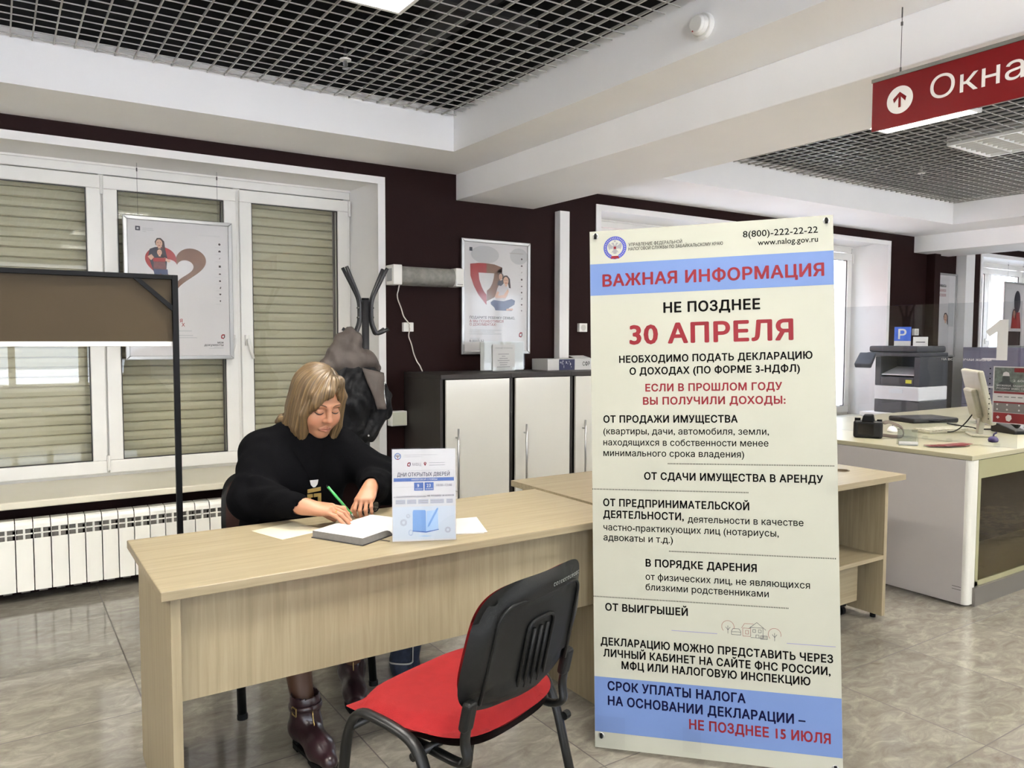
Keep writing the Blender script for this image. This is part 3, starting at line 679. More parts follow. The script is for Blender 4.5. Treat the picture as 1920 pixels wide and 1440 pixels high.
# ---------------------------------------------------------------- printed matter
M_ink = mat('black_ink', rgb(7, 6, 6), .7, spec=.05); M_redink = mat('red_ink', rgb(108, 10, 23), .6, spec=.3); M_navy = mat('navy_ink', rgb(11, 12, 42), .7, spec=.05)
M_blueb = mat('pale_blue_band', rgb(90, 111, 153), .5, spec=.2, var=.02); M_vinyl = mat('banner_vinyl', rgb(155, 155, 143), .45, spec=.25, var=.02, vscale=4)
M_vio = mat('violet_grey_ink', rgb(110, 108, 150), .5); M_emb = mat('emblem_blue', rgb(40, 50, 140), .45); M_grey = mat('grey_ink', rgb(120, 120, 122), .5)
M_paper = mat('white_paper', rgb(186, 185, 183), .55, var=.01); M_lgrey = mat('pale_grey_ink', rgb(190, 190, 190), .5)
M_hred = mat('poster_red', rgb(150, 36, 36), .45, var=.03); M_hbrown = mat('poster_brown', rgb(116, 80, 56), .45, var=.05)
M_skinp = mat('printed_skin', rgb(206, 166, 142), .5); M_hairp = mat('printed_hair', rgb(58, 42, 38), .5); M_jeanp = mat('printed_denim', rgb(56, 68, 104), .5, var=.1, vscale=40)
M_shirt = mat('printed_shirt', rgb(196, 190, 190), .5); M_plaid = mat('printed_plaid', rgb(110, 66, 66), .5, var=.3, vscale=60); M_darkp = mat('printed_dark', rgb(44, 44, 56), .5)
M_sky1 = mat('print_blue', rgb(38, 84, 164), .45); M_sky2 = mat('print_pale_blue', rgb(168, 196, 226), .45, var=.06, vscale=14); M_sky3 = mat('print_mid_blue', rgb(96, 140, 200), .45, var=.06); M_pgrey = mat('print_grey', rgb(206, 210, 214), .5)
M_silver = mat('silver_frame', rgb(168, 168, 166), .32, metal=.6); M_wire = mat('thin_wire', rgb(90, 88, 86), .4, metal=.6)
M_film = glass('clear_sheet', (.97, .97, .97, 1), .5, .05); M_acr = glass('clear_acrylic', (.97, .98, .97, 1), .45)
B_ = .034                                              # stroke gain for bold lettering
def emblem(b, O, U, V, cx, cy, r, off, mb, mw, mg, mr):
    a = lambda pts, k, m: b.art([(cx+p[0]*r, cy+p[1]*r) for p in pts], O, U, V, off+k, m)
    a(disc(0, 0, 1, 40), 0, mb); a(disc(0, 0, .70, 36), .0003, mw)
    for t in np.linspace(-2.3, 5.45, 44)[:40]:          # lettering round the rim, as small light strokes
        if -2.1 < t < 5.2:
            c, s = math.cos(t), math.sin(t); a([(c*.78-s*.022, s*.78+c*.022), (c*.92-s*.022, s*.92+c*.022), (c*.92+s*.022, s*.92-c*.022), (c*.78+s*.022, s*.78-c*.022)], .0003, mw)
    for s in (1, -1):                                    # double-headed eagle
        f = lambda P: [(p[0]*s, p[1]) for p in P][::s]
        a(f([(0, -.22), (.14, -.20), (.18, .10), (.10, .26), (0, .22)]), .0006, mg)
        a(f([(.05, .18), (.16, .20), (.24, .34), (.34, .33), (.25, .43), (.15, .46), (.07, .38)]), .0006, mg)
        a(f([(.16, .14), (.34, .26), (.50, .44), (.62, .26), (.58, .04), (.48, -.18), (.36, -.06), (.22, -.14)]), .0006, mg)
        a(f([(.06, -.2), (.2, -.24), (.32, -.44), (.2, -.40), (.08, -.34)]), .0006, mg)
    a([(-.1, -.2), (.1, -.2), (.17, -.5), (0, -.56), (-.17, -.5)], .0006, mg); a([(-.08, .5), (.08, .5), (.1, .62), (0, .66), (-.1, .62)], .0006, mg)
    a([(-.11, -.12), (.11, -.12), (.11, .1), (-.11, .1)][::1], .0009, mr)
    a([(-.30, -.72), (.30, -.72), (.38, -.98), (.12, -.93), (0, -1.02), (-.12, -.93), (-.38, -.98)][::-1], .0006, mr); a([(-.30, -.66), (.30, -.66), (.34, -.82), (-.34, -.82)][::-1], .0005, mw)
# ---- information banner on an X stand
def banner():
    k = .965; Oc = Vector((0, 0, CAM_H)); P0 = Oc+(Vector((1.698, 2.039, -.037))-Oc)*k
    Rm = Matrix.Rotation(R(-49.741), 4, 'Z') @ Matrix.Rotation(R(-1.912), 4, 'Y') @ Matrix.Rotation(R(-4.35), 4, 'X')
    U = (Rm @ Vector((1, 0, 0))); V = (Rm @ Vector((0, 0, 1))); N = U.cross(V)      # N points at the reader
    Wd, Ht = .8*k, 1.8*k; O = P0+V*Ht                       # sheet coordinates: x right, y down from the top left corner
    rt = root('banner_stand', 'tall pale banner on an X stand with Russian tax notice, in front of the desks', 'banner', (P0.x+U.x*Wd/2, P0.y+U.y*Wd/2, 0), R(-49.741))
    T = lambda x, y, o=0: tuple(O+U*x-V*y+N*o)
    b = MB(); nx, ny = 12, 30                                # vinyl sheet, very slightly bellied
    bel = lambda x, y: -.006*math.sin(PI*x/Wd)*math.sin(PI*y/Ht)
    for sgn in (1, -1):
        o = len(b.v)
        vs_ = [T(Wd*i/nx, Ht*j/ny, (0 if sgn > 0 else -.0012)) for j in range(ny+1) for i in range(nx+1)]
        fs = [(j*(nx+1)+i, (j+1)*(nx+1)+i, (j+1)*(nx+1)+i+1, j*(nx+1)+i+1) for j in range(ny) for i in range(nx)]
        b.add(vs_, fs if sgn > 0 else [f[::-1] for f in fs], 0)
    b.add([T(0, 0), T(Wd, 0), T(Wd, Ht), T(0, Ht), T(0, 0, -.0012), T(Wd, 0, -.0012), T(Wd, Ht, -.0012), T(0, Ht, -.0012)], [(0, 1, 5, 4), (1, 2, 6, 5), (2, 3, 7, 6), (3, 0, 4, 7)], 0)
    band = lambda y0, y1: b.poly([T(.0005, y1, .0003), T(Wd-.0005, y1, .0003), T(Wd-.0005, y0, .0003), T(.0005, y0, .0003)], 3)
    band(.116*k, .227*k); band(1.556*k, 1.745*k)
    LINES = [("8(800)-222-22-22",.5188,.7532,.0549,.0220,0,1),("www.nalog.gov.ru",.5658,.7532,.0846,.0196,0,1),("УПРАВЛЕНИЕ ФЕДЕРАЛЬНОЙ",.1364,.3191,.0602,.0113,0,1),("НАЛОГОВОЙ СЛУЖБЫ ПО ЗАБАЙКАЛЬСКОМУ КРАЮ",.1362,.4538,.0752,.0112,0,1),
    ("ВАЖНАЯ ИНФОРМАЦИЯ",.0436,.7705,.1960,.0411,1,2),("НЕ ПОЗДНЕЕ",.2533,.5705,.2965,.0345,1,1),("30 АПРЕЛЯ",.1360,.6731,.4010,.0665,1,2),("НЕОБХОДИМО ПОДАТЬ ДЕКЛАРАЦИЮ",.0991,.7304,.4654,.0239,1,1),("О ДОХОДАХ (ПО ФОРМЕ 3-НДФЛ)",.1349,.6912,.5074,.0239,1,1),
    ("ЕСЛИ В ПРОШЛОМ ГОДУ",.1886,.6353,.5659,.0250,1,2),("ВЫ ПОЛУЧИЛИ ДОХОДЫ:",.1799,.6453,.6114,.0250,1,2),("ОТ ПРОДАЖИ ИМУЩЕСТВА",.0416,.4932,.6732,.0242,1,1),("(квартиры, дачи, автомобиля, земли,",.0412,.5915,.7140,.0225,0,1),("находящихся в собственности менее",.0408,.5896,.7527,.0225,0,1),("минимального срока владения)",.0404,.5121,.7900,.0225,0,1),
    ("ОТ СДАЧИ ИМУЩЕСТВА В АРЕНДУ",.1808,.7560,.8691,.0246,1,1),("ОТ ПРЕДПРИНИМАТЕЛЬСКОЙ",.0377,.5259,.9638,.0250,1,1),("ДЕЯТЕЛЬНОСТИ,",.0373,.3131,1.0045,.0250,1,1),("деятельности в качестве",.3259,.6940,1.0107,.0228,0,1),("частно-практикующих лиц (нотариусы,",.0379,.6171,1.0480,.0230,0,1),("адвокаты и т.д.)",.0376,.2754,1.0835,.0232,0,1),
    ("В ПОРЯДКЕ ДАРЕНИЯ",.1821,.5467,1.1663,.0248,1,1),("от физических лиц, не являющихся",.1816,.7105,1.2119,.0228,0,1),("близкими родственниками",.1812,.5829,1.2473,.0228,0,1),("ОТ ВЫИГРЫШЕЙ",.0409,.3221,1.3256,.0250,1,1),
    ("ДЕКЛАРАЦИЮ МОЖНО ПРЕДСТАВИТЬ ЧЕРЕЗ",.0236,.7764,1.4449,.0255,1,1),("ЛИЧНЫЙ КАБИНЕТ НА САЙТЕ ФНС РОССИИ,",.0327,.7682,1.4846,.0255,1,1),("МФЦ ИЛИ НАЛОГОВУЮ ИНСПЕКЦИЮ",.0955,.7069,1.5224,.0255,1,1),("СРОК УПЛАТЫ НАЛОГА",.0461,.5049,1.5990,.0300,1,4),("НА ОСНОВАНИИ ДЕКЛАРАЦИИ –",.0466,.6899,1.6500,.0305,1,4),("НЕ ПОЗДНЕЕ 15 ИЮЛЯ",.3212,.7650,1.7029,.0318,1,2)]
    for s, a, c, y, cap, bold, m in LINES: b.text(s, O, U, V, a*k, -y*k, cap*k, (c-a)*k, B_ if bold else .011, m, off=.0006)
    for a, c, y in ((.2621, .7916, .8158), (-.0012+.002, .5256, .9081), (.2623, .7915, 1.1133), (.001, .6423, 1.2815)):      # dotted rules
        x = a
        while x < c: b.art([(x*k, -y*k), ((x+.0024)*k, -y*k), ((x+.0024)*k, -(y-.0042)*k), (x*k, -(y-.0042)*k)], O, U, V, .0006, 1); x += .0052
    for a, c, y in ((.2671, .4172, 1.3794), (.6363, .7847, 1.3939)): b.art([(a*k, -y*k), (c*k, -y*k), (c*k, -(y-.002)*k), (a*k, -(y-.002)*k)], O, U, V, .0006, 5)
    # little line drawing: two trees, a car and a house
    def ln(pts, m, wd=.0011, close=False):
        P = [Vector(p) for p in pts]
        if close: P.append(P[0])
        for p, q in zip(P[:-1], P[1:]):
            d = (q-p); nn = Vector((-d.y, d.x)).normalized()*wd/2
            b.art([tuple((p-nn)), tuple((q-nn)), tuple((q+nn)), tuple((p+nn))], O, U, V, .0006, m)
    hx, hy, hs = .4314*k, -1.389*k, .19*k/400*1.0
    G = lambda x, y: (hx+(x-945)*hs, hy-(y-575)*hs*1.0)
    def circ(cx, cy, r, a0, a1, m): ln([G(cx+r*math.cos(t), cy-r*math.sin(t)) for t in np.linspace(a0, a1, 20)], m)
    circ(988, 498, 42, -.3, 3.9, 2); circ(1298, 530, 42, -.3, 3.9, 2)
    for cx in (988, 1298):
        dy = 0 if cx < 1000 else 30
        ln([G(cx, 490+dy), G(cx, 545+dy)], 4); ln([G(cx-16, 500+dy), G(cx, 520+dy), G(cx+16, 500+dy)], 4)
    ln([G(1012, 550), G(1012, 525), G(1022, 508), G(1062, 508), G(1074, 525), G(1074, 550)], 4, close=True); ln([G(1012, 530), G(1074, 530)], 4)
    ln([G(1088, 555), G(1088, 500), G(1140, 500), G(1140, 555)], 2, close=True); ln([G(1080, 500), G(1100, 468), G(1160, 468)], 2); ln([G(1106, 515), G(1126, 515), G(1126, 540), G(1106, 540)], 2, close=True)
    ln([G(1140, 555), G(1140, 492), G(1222, 492), G(1222, 562), G(1140, 562)], 4); ln([G(1128, 500), G(1182, 456), G(1242, 505)], 4); ln([G(1250, 568), G(1250, 545), G(1205, 545), G(1205, 568)], 4, close=True)
    for x in (1155, 1192): ln([G(x, 505), G(x+18, 505), G(x+18, 525), G(x, 525)], 4, close=True)
    for x in range(1212, 1250, 8): ln([G(x, 545), G(x, 568)], 4, .0008)
    ln([G(1175, 562), G(1175, 542), G(1195, 542), G(1195, 562)], 4)
    emblem(b, O, U, V, .089*k, -.062*k, .040*k, .0006, 6, 0, 7, 2)
    sheet = b.build('sheet', [M_vinyl, M_ink, M_redink, M_blueb, M_navy, M_vio, M_emb, M_grey], rt)
    # clear adhesive tape patches
    for a, c, y0, y1 in ((.0, .105, 1.69, 1.80), (.30, .36, 1.70, 1.785), (.765, .80, .86, .91)):
        t = MB(); t.poly([T(a*k, y1*k-.003, .0011), T(c*k, y1*k-.003, .0011), T(c*k, y0*k, .0011), T(a*k, y0*k, .0011)])
        t.build('clear_tape', M_film, sheet)
    ey = [(.020, .017), (Wd-.020, .017), (.022, Ht-.040), (Wd-.022, Ht-.020)]
    for x, y in ey:
        e = MB(); c = Vector(T(x, y)); e.add([tuple(c+U*q[0]+V*q[1]+N*q[2]) for q in [(rr*math.cos(t), rr*math.sin(t), z) for rr, z in ((.0105, .0006), (.0095, .0028), (.0062, .0028), (.0055, .0006)) for t in np.linspace(0, 2*PI, 20, endpoint=False)]],
              [(i*20+j, i*20+(j+1) % 20, (i+1)*20+(j+1) % 20, (i+1)*20+j) for i in range(3) for j in range(20)])
        e.build('eyelet', M_chrome, rt, smooth=True)
        h = MB(); up = 1 if y < 1 else -1
        h.tube(fillet([c-N*.05+V*.012*up, c-N*.008+V*.010*up, c+N*.008+V*.003*up, c+N*.007-V*.010*up], .008, 4), .0045, n=8); h.build('hook', M_black, rt, smooth=True)
    hub = O+U*Wd/2-V*1.05-N*.17
    for x, y in ey:
        c = Vector(T(x, y, -.045))+V*(.012 if y < 1 else -.012)
        if y > 1: c = Vector(T(x, y, -.03)); c.z = max(.012, c.z)
        h = MB(); h.tube([hub, hub.lerp(c, .5)-N*.03, c], .006, n=8); h.build('stand_pole', M_black, rt, smooth=True)
    h = MB(); h.cyl(hub-N*.02, hub+N*.02, .03, n=16); h.tube([hub, Vector((hub.x-N.x*.35, hub.y-N.y*.35, .01))], .007, n=8); h.build('hub', M_black, rt)
banner()
# ---- hanging red sign
def red_sign():
    x = 2.68; ya, yb = 1.686, .62; z0, z1 = 2.132, 2.318
    r = root('hanging_sign', 'red hanging sign with white arrow and the word for windows, top right', 'sign', (x, (ya+yb)/2, z0))
    O = (x-.0041, ya, z0); U = (0, -1, 0); V = (0, 0, 1)
    b = MB(); b.box(x-.004, x+.004, yb, ya, z0, z1-.012)
    h = z1-z0; cy = h*.48; cx = .104
    b.art(disc(cx, cy, .0475, 40), O, U, V, .0006, 1)
    s = .026                                              # arrow cut in red
    b.art([(cx-.0045, cy-s), (cx+.0045, cy-s), (cx+.0045, cy+s*.75), (cx-.0045, cy+s*.75)], O, U, V, .0012, 0)
    for q in (1, -1): b.art([(cx, cy+s*1.05), (cx, cy+s*1.05-.0125), (cx+q*.0205, cy+.0035-.0115), (cx+q*.0245, cy+.0085-.002)][::-q], O, U, V, .0013, 0)
    b.text('Окна', O, U, V, .211, .060, .078, .292, .002, 1, off=.0008)
    b.build('panel', [mat('sign_red', rgb(104, 6, 11), .45, spec=.2), mat('sign_white', rgb(226, 222, 214), .45)], r)
    MB().box(x-.007, x+.007, yb, ya+.004, z1-.013, z1).build('hanging_rail', mat('grey_rail', rgb(118, 118, 112), .4, metal=.4), r, bevel=.001)
    for yy in (1.585, .75):
        w_ = MB(); w_.cyl((x, yy, z1), (x, yy, 2.54), .0011, n=6); w_.cyl((x, yy, 2.505), (x, yy, 2.54), .0024, n=8); w_.cyl((x, yy, 2.478), (x, yy, 2.49), .004, n=8); w_.cyl((x, yy, z1), (x, yy, z1+.016), .0032, n=8); w_.build('suspension_wire', M_wire, r)
red_sign()
# ---- posters
def icons(b, O, U, V, x, ys, s, off, m):
    rnd = random.Random(5)
    sh = [disc(0, 0, 1, 10), [(-1, -.8), (1, -.8), (1, .2), (0, 1), (-1, .2)], [(-.6, -1), (.2, -.2), (.7, 1), (-.2, .3)], [(-.9, -.9), (.9, -.9), (.9, .9), (-.9, .9)], [(-1, -.5), (1, -.5), (.7, .6), (-.7, .6)], disc(0, 0, .9, 6), [(-.5, -1), (.6, -1), (.9, 1), (0, .5)], [(0, -1), (1, .2), (.5, .9), (0, .5), (-.5, .9), (-1, .2)], [(0, -1), (.7, .3), (0, .9), (-.7, .3)]]
    for k, y in enumerate(ys): b.art([(x+p[0]*s, y+p[1]*s) for p in sh[k % 9]], O, U, V, off, m); b.art([(x-.028, y-.0215), (x+.006, y-.0215), (x+.006, y-.0195), (x-.028, y-.0195)], O, U, V, off, 6)
def logo_pin(b, O, U, V, cx, cy, s, off, mr, mw, md):
    b.art([(cx+p[0]*s, cy+p[1]*s) for p in [(-.8, -.75), (.25, -1.05), (.8, -.3), (.8, .95), (-.2, 1.05), (-.8, .35)]], O, U, V, off, mr); b.art([(cx+p[0]*s, cy+p[1]*s) for p in [(-.36, -.35), (.18, -.55), (.40, -.1), (.40, .5), (-.36, .28)]], O, U, V, off+.0004, mw)
    b.art([(cx+p[0]*s, cy+p[1]*s) for p in [(.25, -1.05), (.8, -.3), (.8, .95), (.5, .55), (.45, -.2)]], O, U, V, off+.0003, md)
PM = [mat('poster_paper', rgb(216, 213, 212), .5), M_ink, M_hred, M_hbrown, M_skinp, M_hairp, M_lgrey, M_jeanp, M_shirt, M_plaid, M_darkp]
def poster(nm, label, x0, x1, z0, z1, y, artwork, wires=None, glossy=True):
    r = root(nm, label, 'poster', ((x0+x1)/2, y, z0))
    O = (x0, y-.0061, z0); U = (1, 0, 0); V = (0, 0, 1)
    b = MB(); b.box(x0+.012, x1-.012, y-.006, y, z0+.012, z1-.012); artwork(b, O, U, V, x1-x0, z1-z0); b.build('print', PM, r)
    f = MB(); w_ = .024; d0, d1 = y-.017, y+.002
    for q in ([(x0, z0), (x1, z0), (x1-w_, z0+w_), (x0+w_, z0+w_)], [(x1, z0), (x1, z1), (x1-w_, z1-w_), (x1-w_, z0+w_)], [(x1, z1), (x0, z1), (x0+w_, z1-w_), (x1-w_, z1-w_)], [(x0, z1), (x0, z0), (x0+w_, z0+w_), (x0+w_, z1-w_)]):
        f.prism([(p[0], d0, p[1]) for p in q], (0, d1-d0, 0))
    f.build('frame', M_silver, r, bevel=.004)
    MB().box(x0+.015, x1-.015, y-.0105, y-.0095, z0+.015, z1-.015).build('clear_cover', M_film, r)
    if wires:
        for wx, zt in wires:
            w_ = MB(); w_.cyl((wx, y-.004, z1), (wx, y-.004, zt), .0011, n=6); w_.cyl((wx, y-.004, zt-.05), (wx, y-.004, zt-.03), .004, n=8); w_.build('suspension_wire', M_wire, r)
    return r
def head_print(b, O, U, V, cx, cy, s, off):               # small printed woman's head with long hair
    b.art([(cx+p[0]*s, cy+p[1]*s) for p in [(-.75, -.5), (-.95, .3), (-.5, 1.15), (.3, 1.2), (1.0, .5), (1.25, -1.6), (.75, -1.5), (.55, -.7), (-.3, -.2)]], O, U, V, off, 5); b.art([(cx+p[0]*s, cy+p[1]*s) for p in [(-.3, -1.2), (.3, -1.2), (.25, -.5), (-.3, -.5)]], O, U, V, off+.0002, 4)
    b.art([(cx+p[0], cy+p[1]) for p in disc(-.05*s, 0, .68*s, 20, .9*s)], O, U, V, off+.0004, 4); b.art([(cx+p[0]*s, cy+p[1]*s) for p in [(-.35, -.42), (.25, -.38), (0, -.58)]][::1], O, U, V, off+.0008, 2)
    for q in (-.3, .2): b.art([(cx+p[0], cy+p[1]) for p in disc(q*s, .15*s, .09*s, 8)], O, U, V, off+.0008, 5)
def art_heart(b, O, U, V, w_, h):
    e = .0005
    k = w_/1060.0; P = lambda x, y: ((x-45)*k, h-(y-10)*(h/1390.0))
    b.art([P(160, 150), P(205, 150), P(205, 108), P(160, 108)], O, U, V, e, 10); b.art([P(172, 138), P(192, 138), P(192, 120), P(172, 120)], O, U, V, e*2, 6)
    for i, wd in enumerate((100, 108, 35)): b.art([P(225, 128+i*15), P(225+wd, 128+i*15), P(225+wd, 122+i*15), P(225, 122+i*15)], O, U, V, e, 6)
    b.text('НА ВСЕ СЛУЧАИ ЖИЗНИ', O, U, V, P(765, 163)[0], P(765, 163)[1], .0085, 215*k, 0, 6, off=e)
    def ringo(cx, cy, ro, ri, a0, a1, m): 
        A = [P(cx+ro*math.cos(t), cy-ro*math.sin(t)) for t in np.linspace(a0, a1, 24)]; Bq = [P(cx+ri*math.cos(t), cy-ri*math.sin(t)) for t in np.linspace(a0, a1, 24)]
        return A, Bq
    # heart as two swept bands: red left half, brown right half
    def hw(t, s): # outer heart curve, t 0..1 from the notch over the lobe to the tip
        a = t*PI; x = 16*math.sin(a)**3; y = 13*math.cos(a)-5*math.cos(2*a)-2*math.cos(3*a)-math.cos(4*a); return x*s, y*s
    for sg, m in ((-1, 2), (1, 3)):
        N_ = 40; out = [hw(.0+t/(N_-1), 18.5) for t in range(N_)]; inn = [hw(.0+t/(N_-1), 9.6) for t in range(N_)]
        oo = [P(540+sg*x, 470-y*.80) for x, y in out]; ii = [P(548+sg*x*1.05, 505-y*.80) for x, y in inn]
        b.add([tuple(Vector(O)+Vector(U)*p[0]+Vector(V)*p[1]+Vector(U).cross(Vector(V))*e) for p in oo+ii], [((i, i+1, N_+i+1, N_+i) if sg > 0 else (i, N_+i, N_+i+1, i+1)) for i in range(N_-1)], m)
    # mother with a child in front
    b.art([P(275, 390), P(290, 320), P(340, 300), P(400, 300), P(440, 330), P(455, 400), P(440, 560), P(330, 560)][::-1], O, U, V, e*2, 10)
    b.art([P(268, 395), P(300, 430), P(330, 400), P(305, 370)][::-1], O, U, V, e*3, 4); b.art([P(430, 395), P(490, 425), P(470, 445), P(420, 420)][::-1], O, U, V, e*3, 4)
    head_print(b, O, U, V, *P(382, 262), 46*k, e*3)
    head_print(b, O, U, V, *P(383, 350), 34*k, e*5)
    b.art([P(318, 405), P(440, 400), P(435, 440), P(320, 440)][::-1], O, U, V, e*6, 2); b.art([P(325, 440), P(432, 438), P(445, 515), P(320, 515)][::-1], O, U, V, e*6, 9)
    b.art([P(322, 512), P(455, 512), P(460, 590), P(400, 590), P(388, 540), P(378, 590), P(330, 590)][::-1], O, U, V, e*6, 7)
    icons(b, O, U, V, P(975, 0)[0], [P(0, q)[1] for q in (235, 305, 378, 458, 535, 605, 672, 740, 808)], .0072, e, 5)
    b.text('Я', O, U, V, P(590, 1030)[0], P(0, 1030)[1], .021, None, .02, 2, align='r', off=e); b.text('Х', O, U, V, P(612, 1070)[0], P(0, 1070)[1], .021, None, .02, 2, align='r', off=e)
    for y, wd in ((1115, 100), (1160, 110), (1182, 150)): b.art([P(230, y+4), P(580+wd, y+4), P(580+wd, y-4), P(230, y-4)], O, U, V, e, 6)
    logo_pin(b, O, U, V, *P(995, 1170), 25*k, e, 2, 0, 5)
    b.text('мои', O, U, V, P(998, 1240)[0], P(0, 1240)[1], .014, None, .015, 1, align='r', off=e); b.text('документы', O, U, V, P(998, 1266)[0], P(0, 1266)[1], .0155, 195*k, .006, 1, align='r' if 0 else 'l', off=e) if 0 else b.text('документы', O, U, V, P(803, 1266)[0], P(0, 1266)[1], .0155, 195*k, .006, 1, off=e)
    for y, x in ((1278, 900), (1290, 850)): b.art([P(x, y+3), P(998, y+3), P(998, y-3), P(x, y-3)], O, U, V, e, 6)
poster('hanging_poster', 'framed poster with a red and brown heart hanging in front of the shuttered window', .650, 1.280, 1.245, 2.112, 5.20, art_heart, [(.735, 2.425), (1.195, 2.425)])
def art_shield(b, O, U, V, w_, h):
    e = .0006; P = lambda x, y: ((x-20)*w_/745.0, h-(y-25)*(h/1275.0)); k = w_/745.0
    b.art([(P(270, 190)[0]+p[0], P(270, 190)[1]+p[1]) for p in disc(0, 0, 150*k, 24, 80*k)], O, U, V, e*.5, 6); b.art([(P(640, 185)[0]+p[0], P(640, 185)[1]+p[1]) for p in disc(0, 0, 100*k, 24, 75*k)], O, U, V, e*.5, 6)
    b.art([P(105, 158), P(135, 158), P(135, 118), P(105, 118)], O, U, V, e, 10)
    for i, wd in enumerate((70, 78, 22)): b.art([P(152, 133+i*15), P(152+wd, 133+i*15), P(152+wd, 127+i*15), P(152, 127+i*15)], O, U, V, e, 6)
    b.text('НА ВСЕ СЛУЧАИ ЖИЗНИ', O, U, V, P(535, 158)[0], P(0, 158)[1], .007, 150*k, 0, 3, off=e)
    L_o = [(112, 300), (115, 430), (150, 540), (200, 640), (285, 748)]; L_i = [(200, 392), (208, 470), (232, 545), (255, 595), (285, 635)]
    b.poly([tuple(Vector(O)+Vector(U)*p[0]+Vector(V)*p[1]+Vector((0, -e, 0))) for p in [P(112, 300), P(200, 286), P(285, 285), P(285, 392), P(200, 392)]][::-1], 2)
    for (a, c), (d, f_q) in zip(zip(L_o[:-1], L_o[1:]), zip(L_i[:-1], L_i[1:])): b.art([P(*a), P(*c), P(*f_q), P(*d)], O, U, V, e, 2)
    b.art([P(285, 285), P(370, 292), P(455, 322), P(450, 392), P(285, 392)][::-1], O, U, V, e, 3)
    Ro = [(455, 322), (452, 430), (425, 560), (370, 660), (285, 708)]; Ri = [(368, 392), (362, 450), (345, 510), (320, 560), (288, 590)]
    for (a, c), (d, f_q) in zip(zip(Ro[:-1], Ro[1:]), zip(Ri[:-1], Ri[1:])): b.art([P(*a), P(*d), P(*f_q), P(*c)], O, U, V, e, 3)
    # seated woman with a child leaning over her shoulder
    b.art([P(328, 715), P(360, 690), P(470, 700), P(560, 672), P(597, 690), P(590, 735), P(520, 780), P(570, 790), P(560, 808), P(380, 805), P(370, 775), P(332, 740)][::-1], O, U, V, e*2, 7)
    b.art([P(500, 785), P(572, 780), P(574, 800), P(500, 808)][::-1], O, U, V, e*3, 4)
    b.art([P(375, 660), P(400, 560), P(420, 515), P(480, 510), P(525, 560), P(515, 640), P(480, 690), P(390, 688)][::-1], O, U, V, e*3, 8); b.art([P(372, 650), P(400, 590), P(420, 600), P(410, 640), P(470, 630), P(515, 560), P(528, 590), P(490, 665), P(385, 668)][::-1], O, U, V, e*4, 4)
    b.art([P(400, 520), P(412, 470), P(455, 460), P(470, 500), P(440, 530)][::-1], O, U, V, e*4, 10)
    head_print(b, O, U, V, *P(437, 425), 30*k, e*5); head_print(b, O, U, V, *P(495, 470), 42*k, e*6)
    icons(b, O, U, V, P(672, 0)[0], [P(0, q)[1] for q in (213, 290, 365, 446, 524, 594, 663, 735, 803)], .0075, e, 5)
    b.text('ПОДАРИТЕ РЕБЕНКУ СЕМЬЮ,', O, U, V, P(106, 900)[0], P(0, 903)[1], .0185, 490*k, .012, 1, off=e); b.text('А МЫ ПОЗАБОТИМСЯ', O, U, V, P(106, 940)[0], P(0, 943)[1], .0185, 362*k, .012, 2, off=e); b.text('О ДОКУМЕНТАХ!', O, U, V, P(106, 980)[0], P(0, 980)[1], .0185, 284*k, .012, 2, off=e)
    for y, x in ((1030, 450), (1050, 372), (1072, 448), (1122, 215)): b.art([P(106, y+4), P(x, y+4), P(x, y-4), P(106, y-4)], O, U, V, e, 6)
    b.text('8 (30217) 3-2', O, U, V, P(106, 1160)[0], P(0, 1160)[1], .0165, 150*k, .006, 1, off=e)
    logo_pin(b, O, U, V, *P(662, 1080), 24*k, e, 2, 0, 5)
poster('wall_poster', 'framed poster with a red and brown shield and seated woman on the maroon wall', 2.789, 3.385, 1.266, 2.098, 4.888, art_shield)
def art_docs(b, O, U, V, w_, h):
    e = .0015; k = w_/.55
    for i, (s, m) in enumerate((('ДОКУМЕНТЫ', 10), ('ДЛЯ БИЗНЕСА', 2), ('СПОСОБОВ', 2))): b.text(s, O, U, V, .05*k, h-(.16+i*.055), .030, .24*k, .01, m, off=e)
    b.art([(.36*k, h-.62), (.50*k, h-.62), (.50*k, h-.34), (.36*k, h-.34)], O, U, V, e, 6); b.art([(.06*k, h-.52), (.12*k, h-.52), (.12*k, h-.38), (.06*k, h-.38)], O, U, V, e, 3)
    head_print(b, O, U, V, .30*k, h-.52, .05, e)
poster('wall_poster', 'narrow framed poster on the far wall, left of the white pipe casing', 9.07, 9.565, 1.18, 2.16, 4.885, art_docs)
def art_far(b, O, U, V, w_, h):
    e = .0015; b.text('ДОКУМЕНТЫ', O, U, V, .06, h-.10, .022, .16, 0, 6, off=e)
    b.art([(p[0]+.38, p[1]+h-.26) for p in disc(0, 0, .09, 24, .15)], O, U, V, e, 10); b.art([(.22, h-.62), (.50, h-.62), (.46, h-.40), (.26, h-.40)], O, U, V, e, 2); head_print(b, O, U, V, .3, h-.42, .05, e*2)
    b.art([(.10, h-.85), (.5, h-.85), (.5, h-.66), (.10, h-.66)], O, U, V, e, 5)
poster('hanging_poster', 'framed poster hanging in front of the bright far window at the right edge', 11.20, 11.86, 1.28, 2.16, 5.1, art_far, [(11.3, 2.42), (11.72, 2.42)])
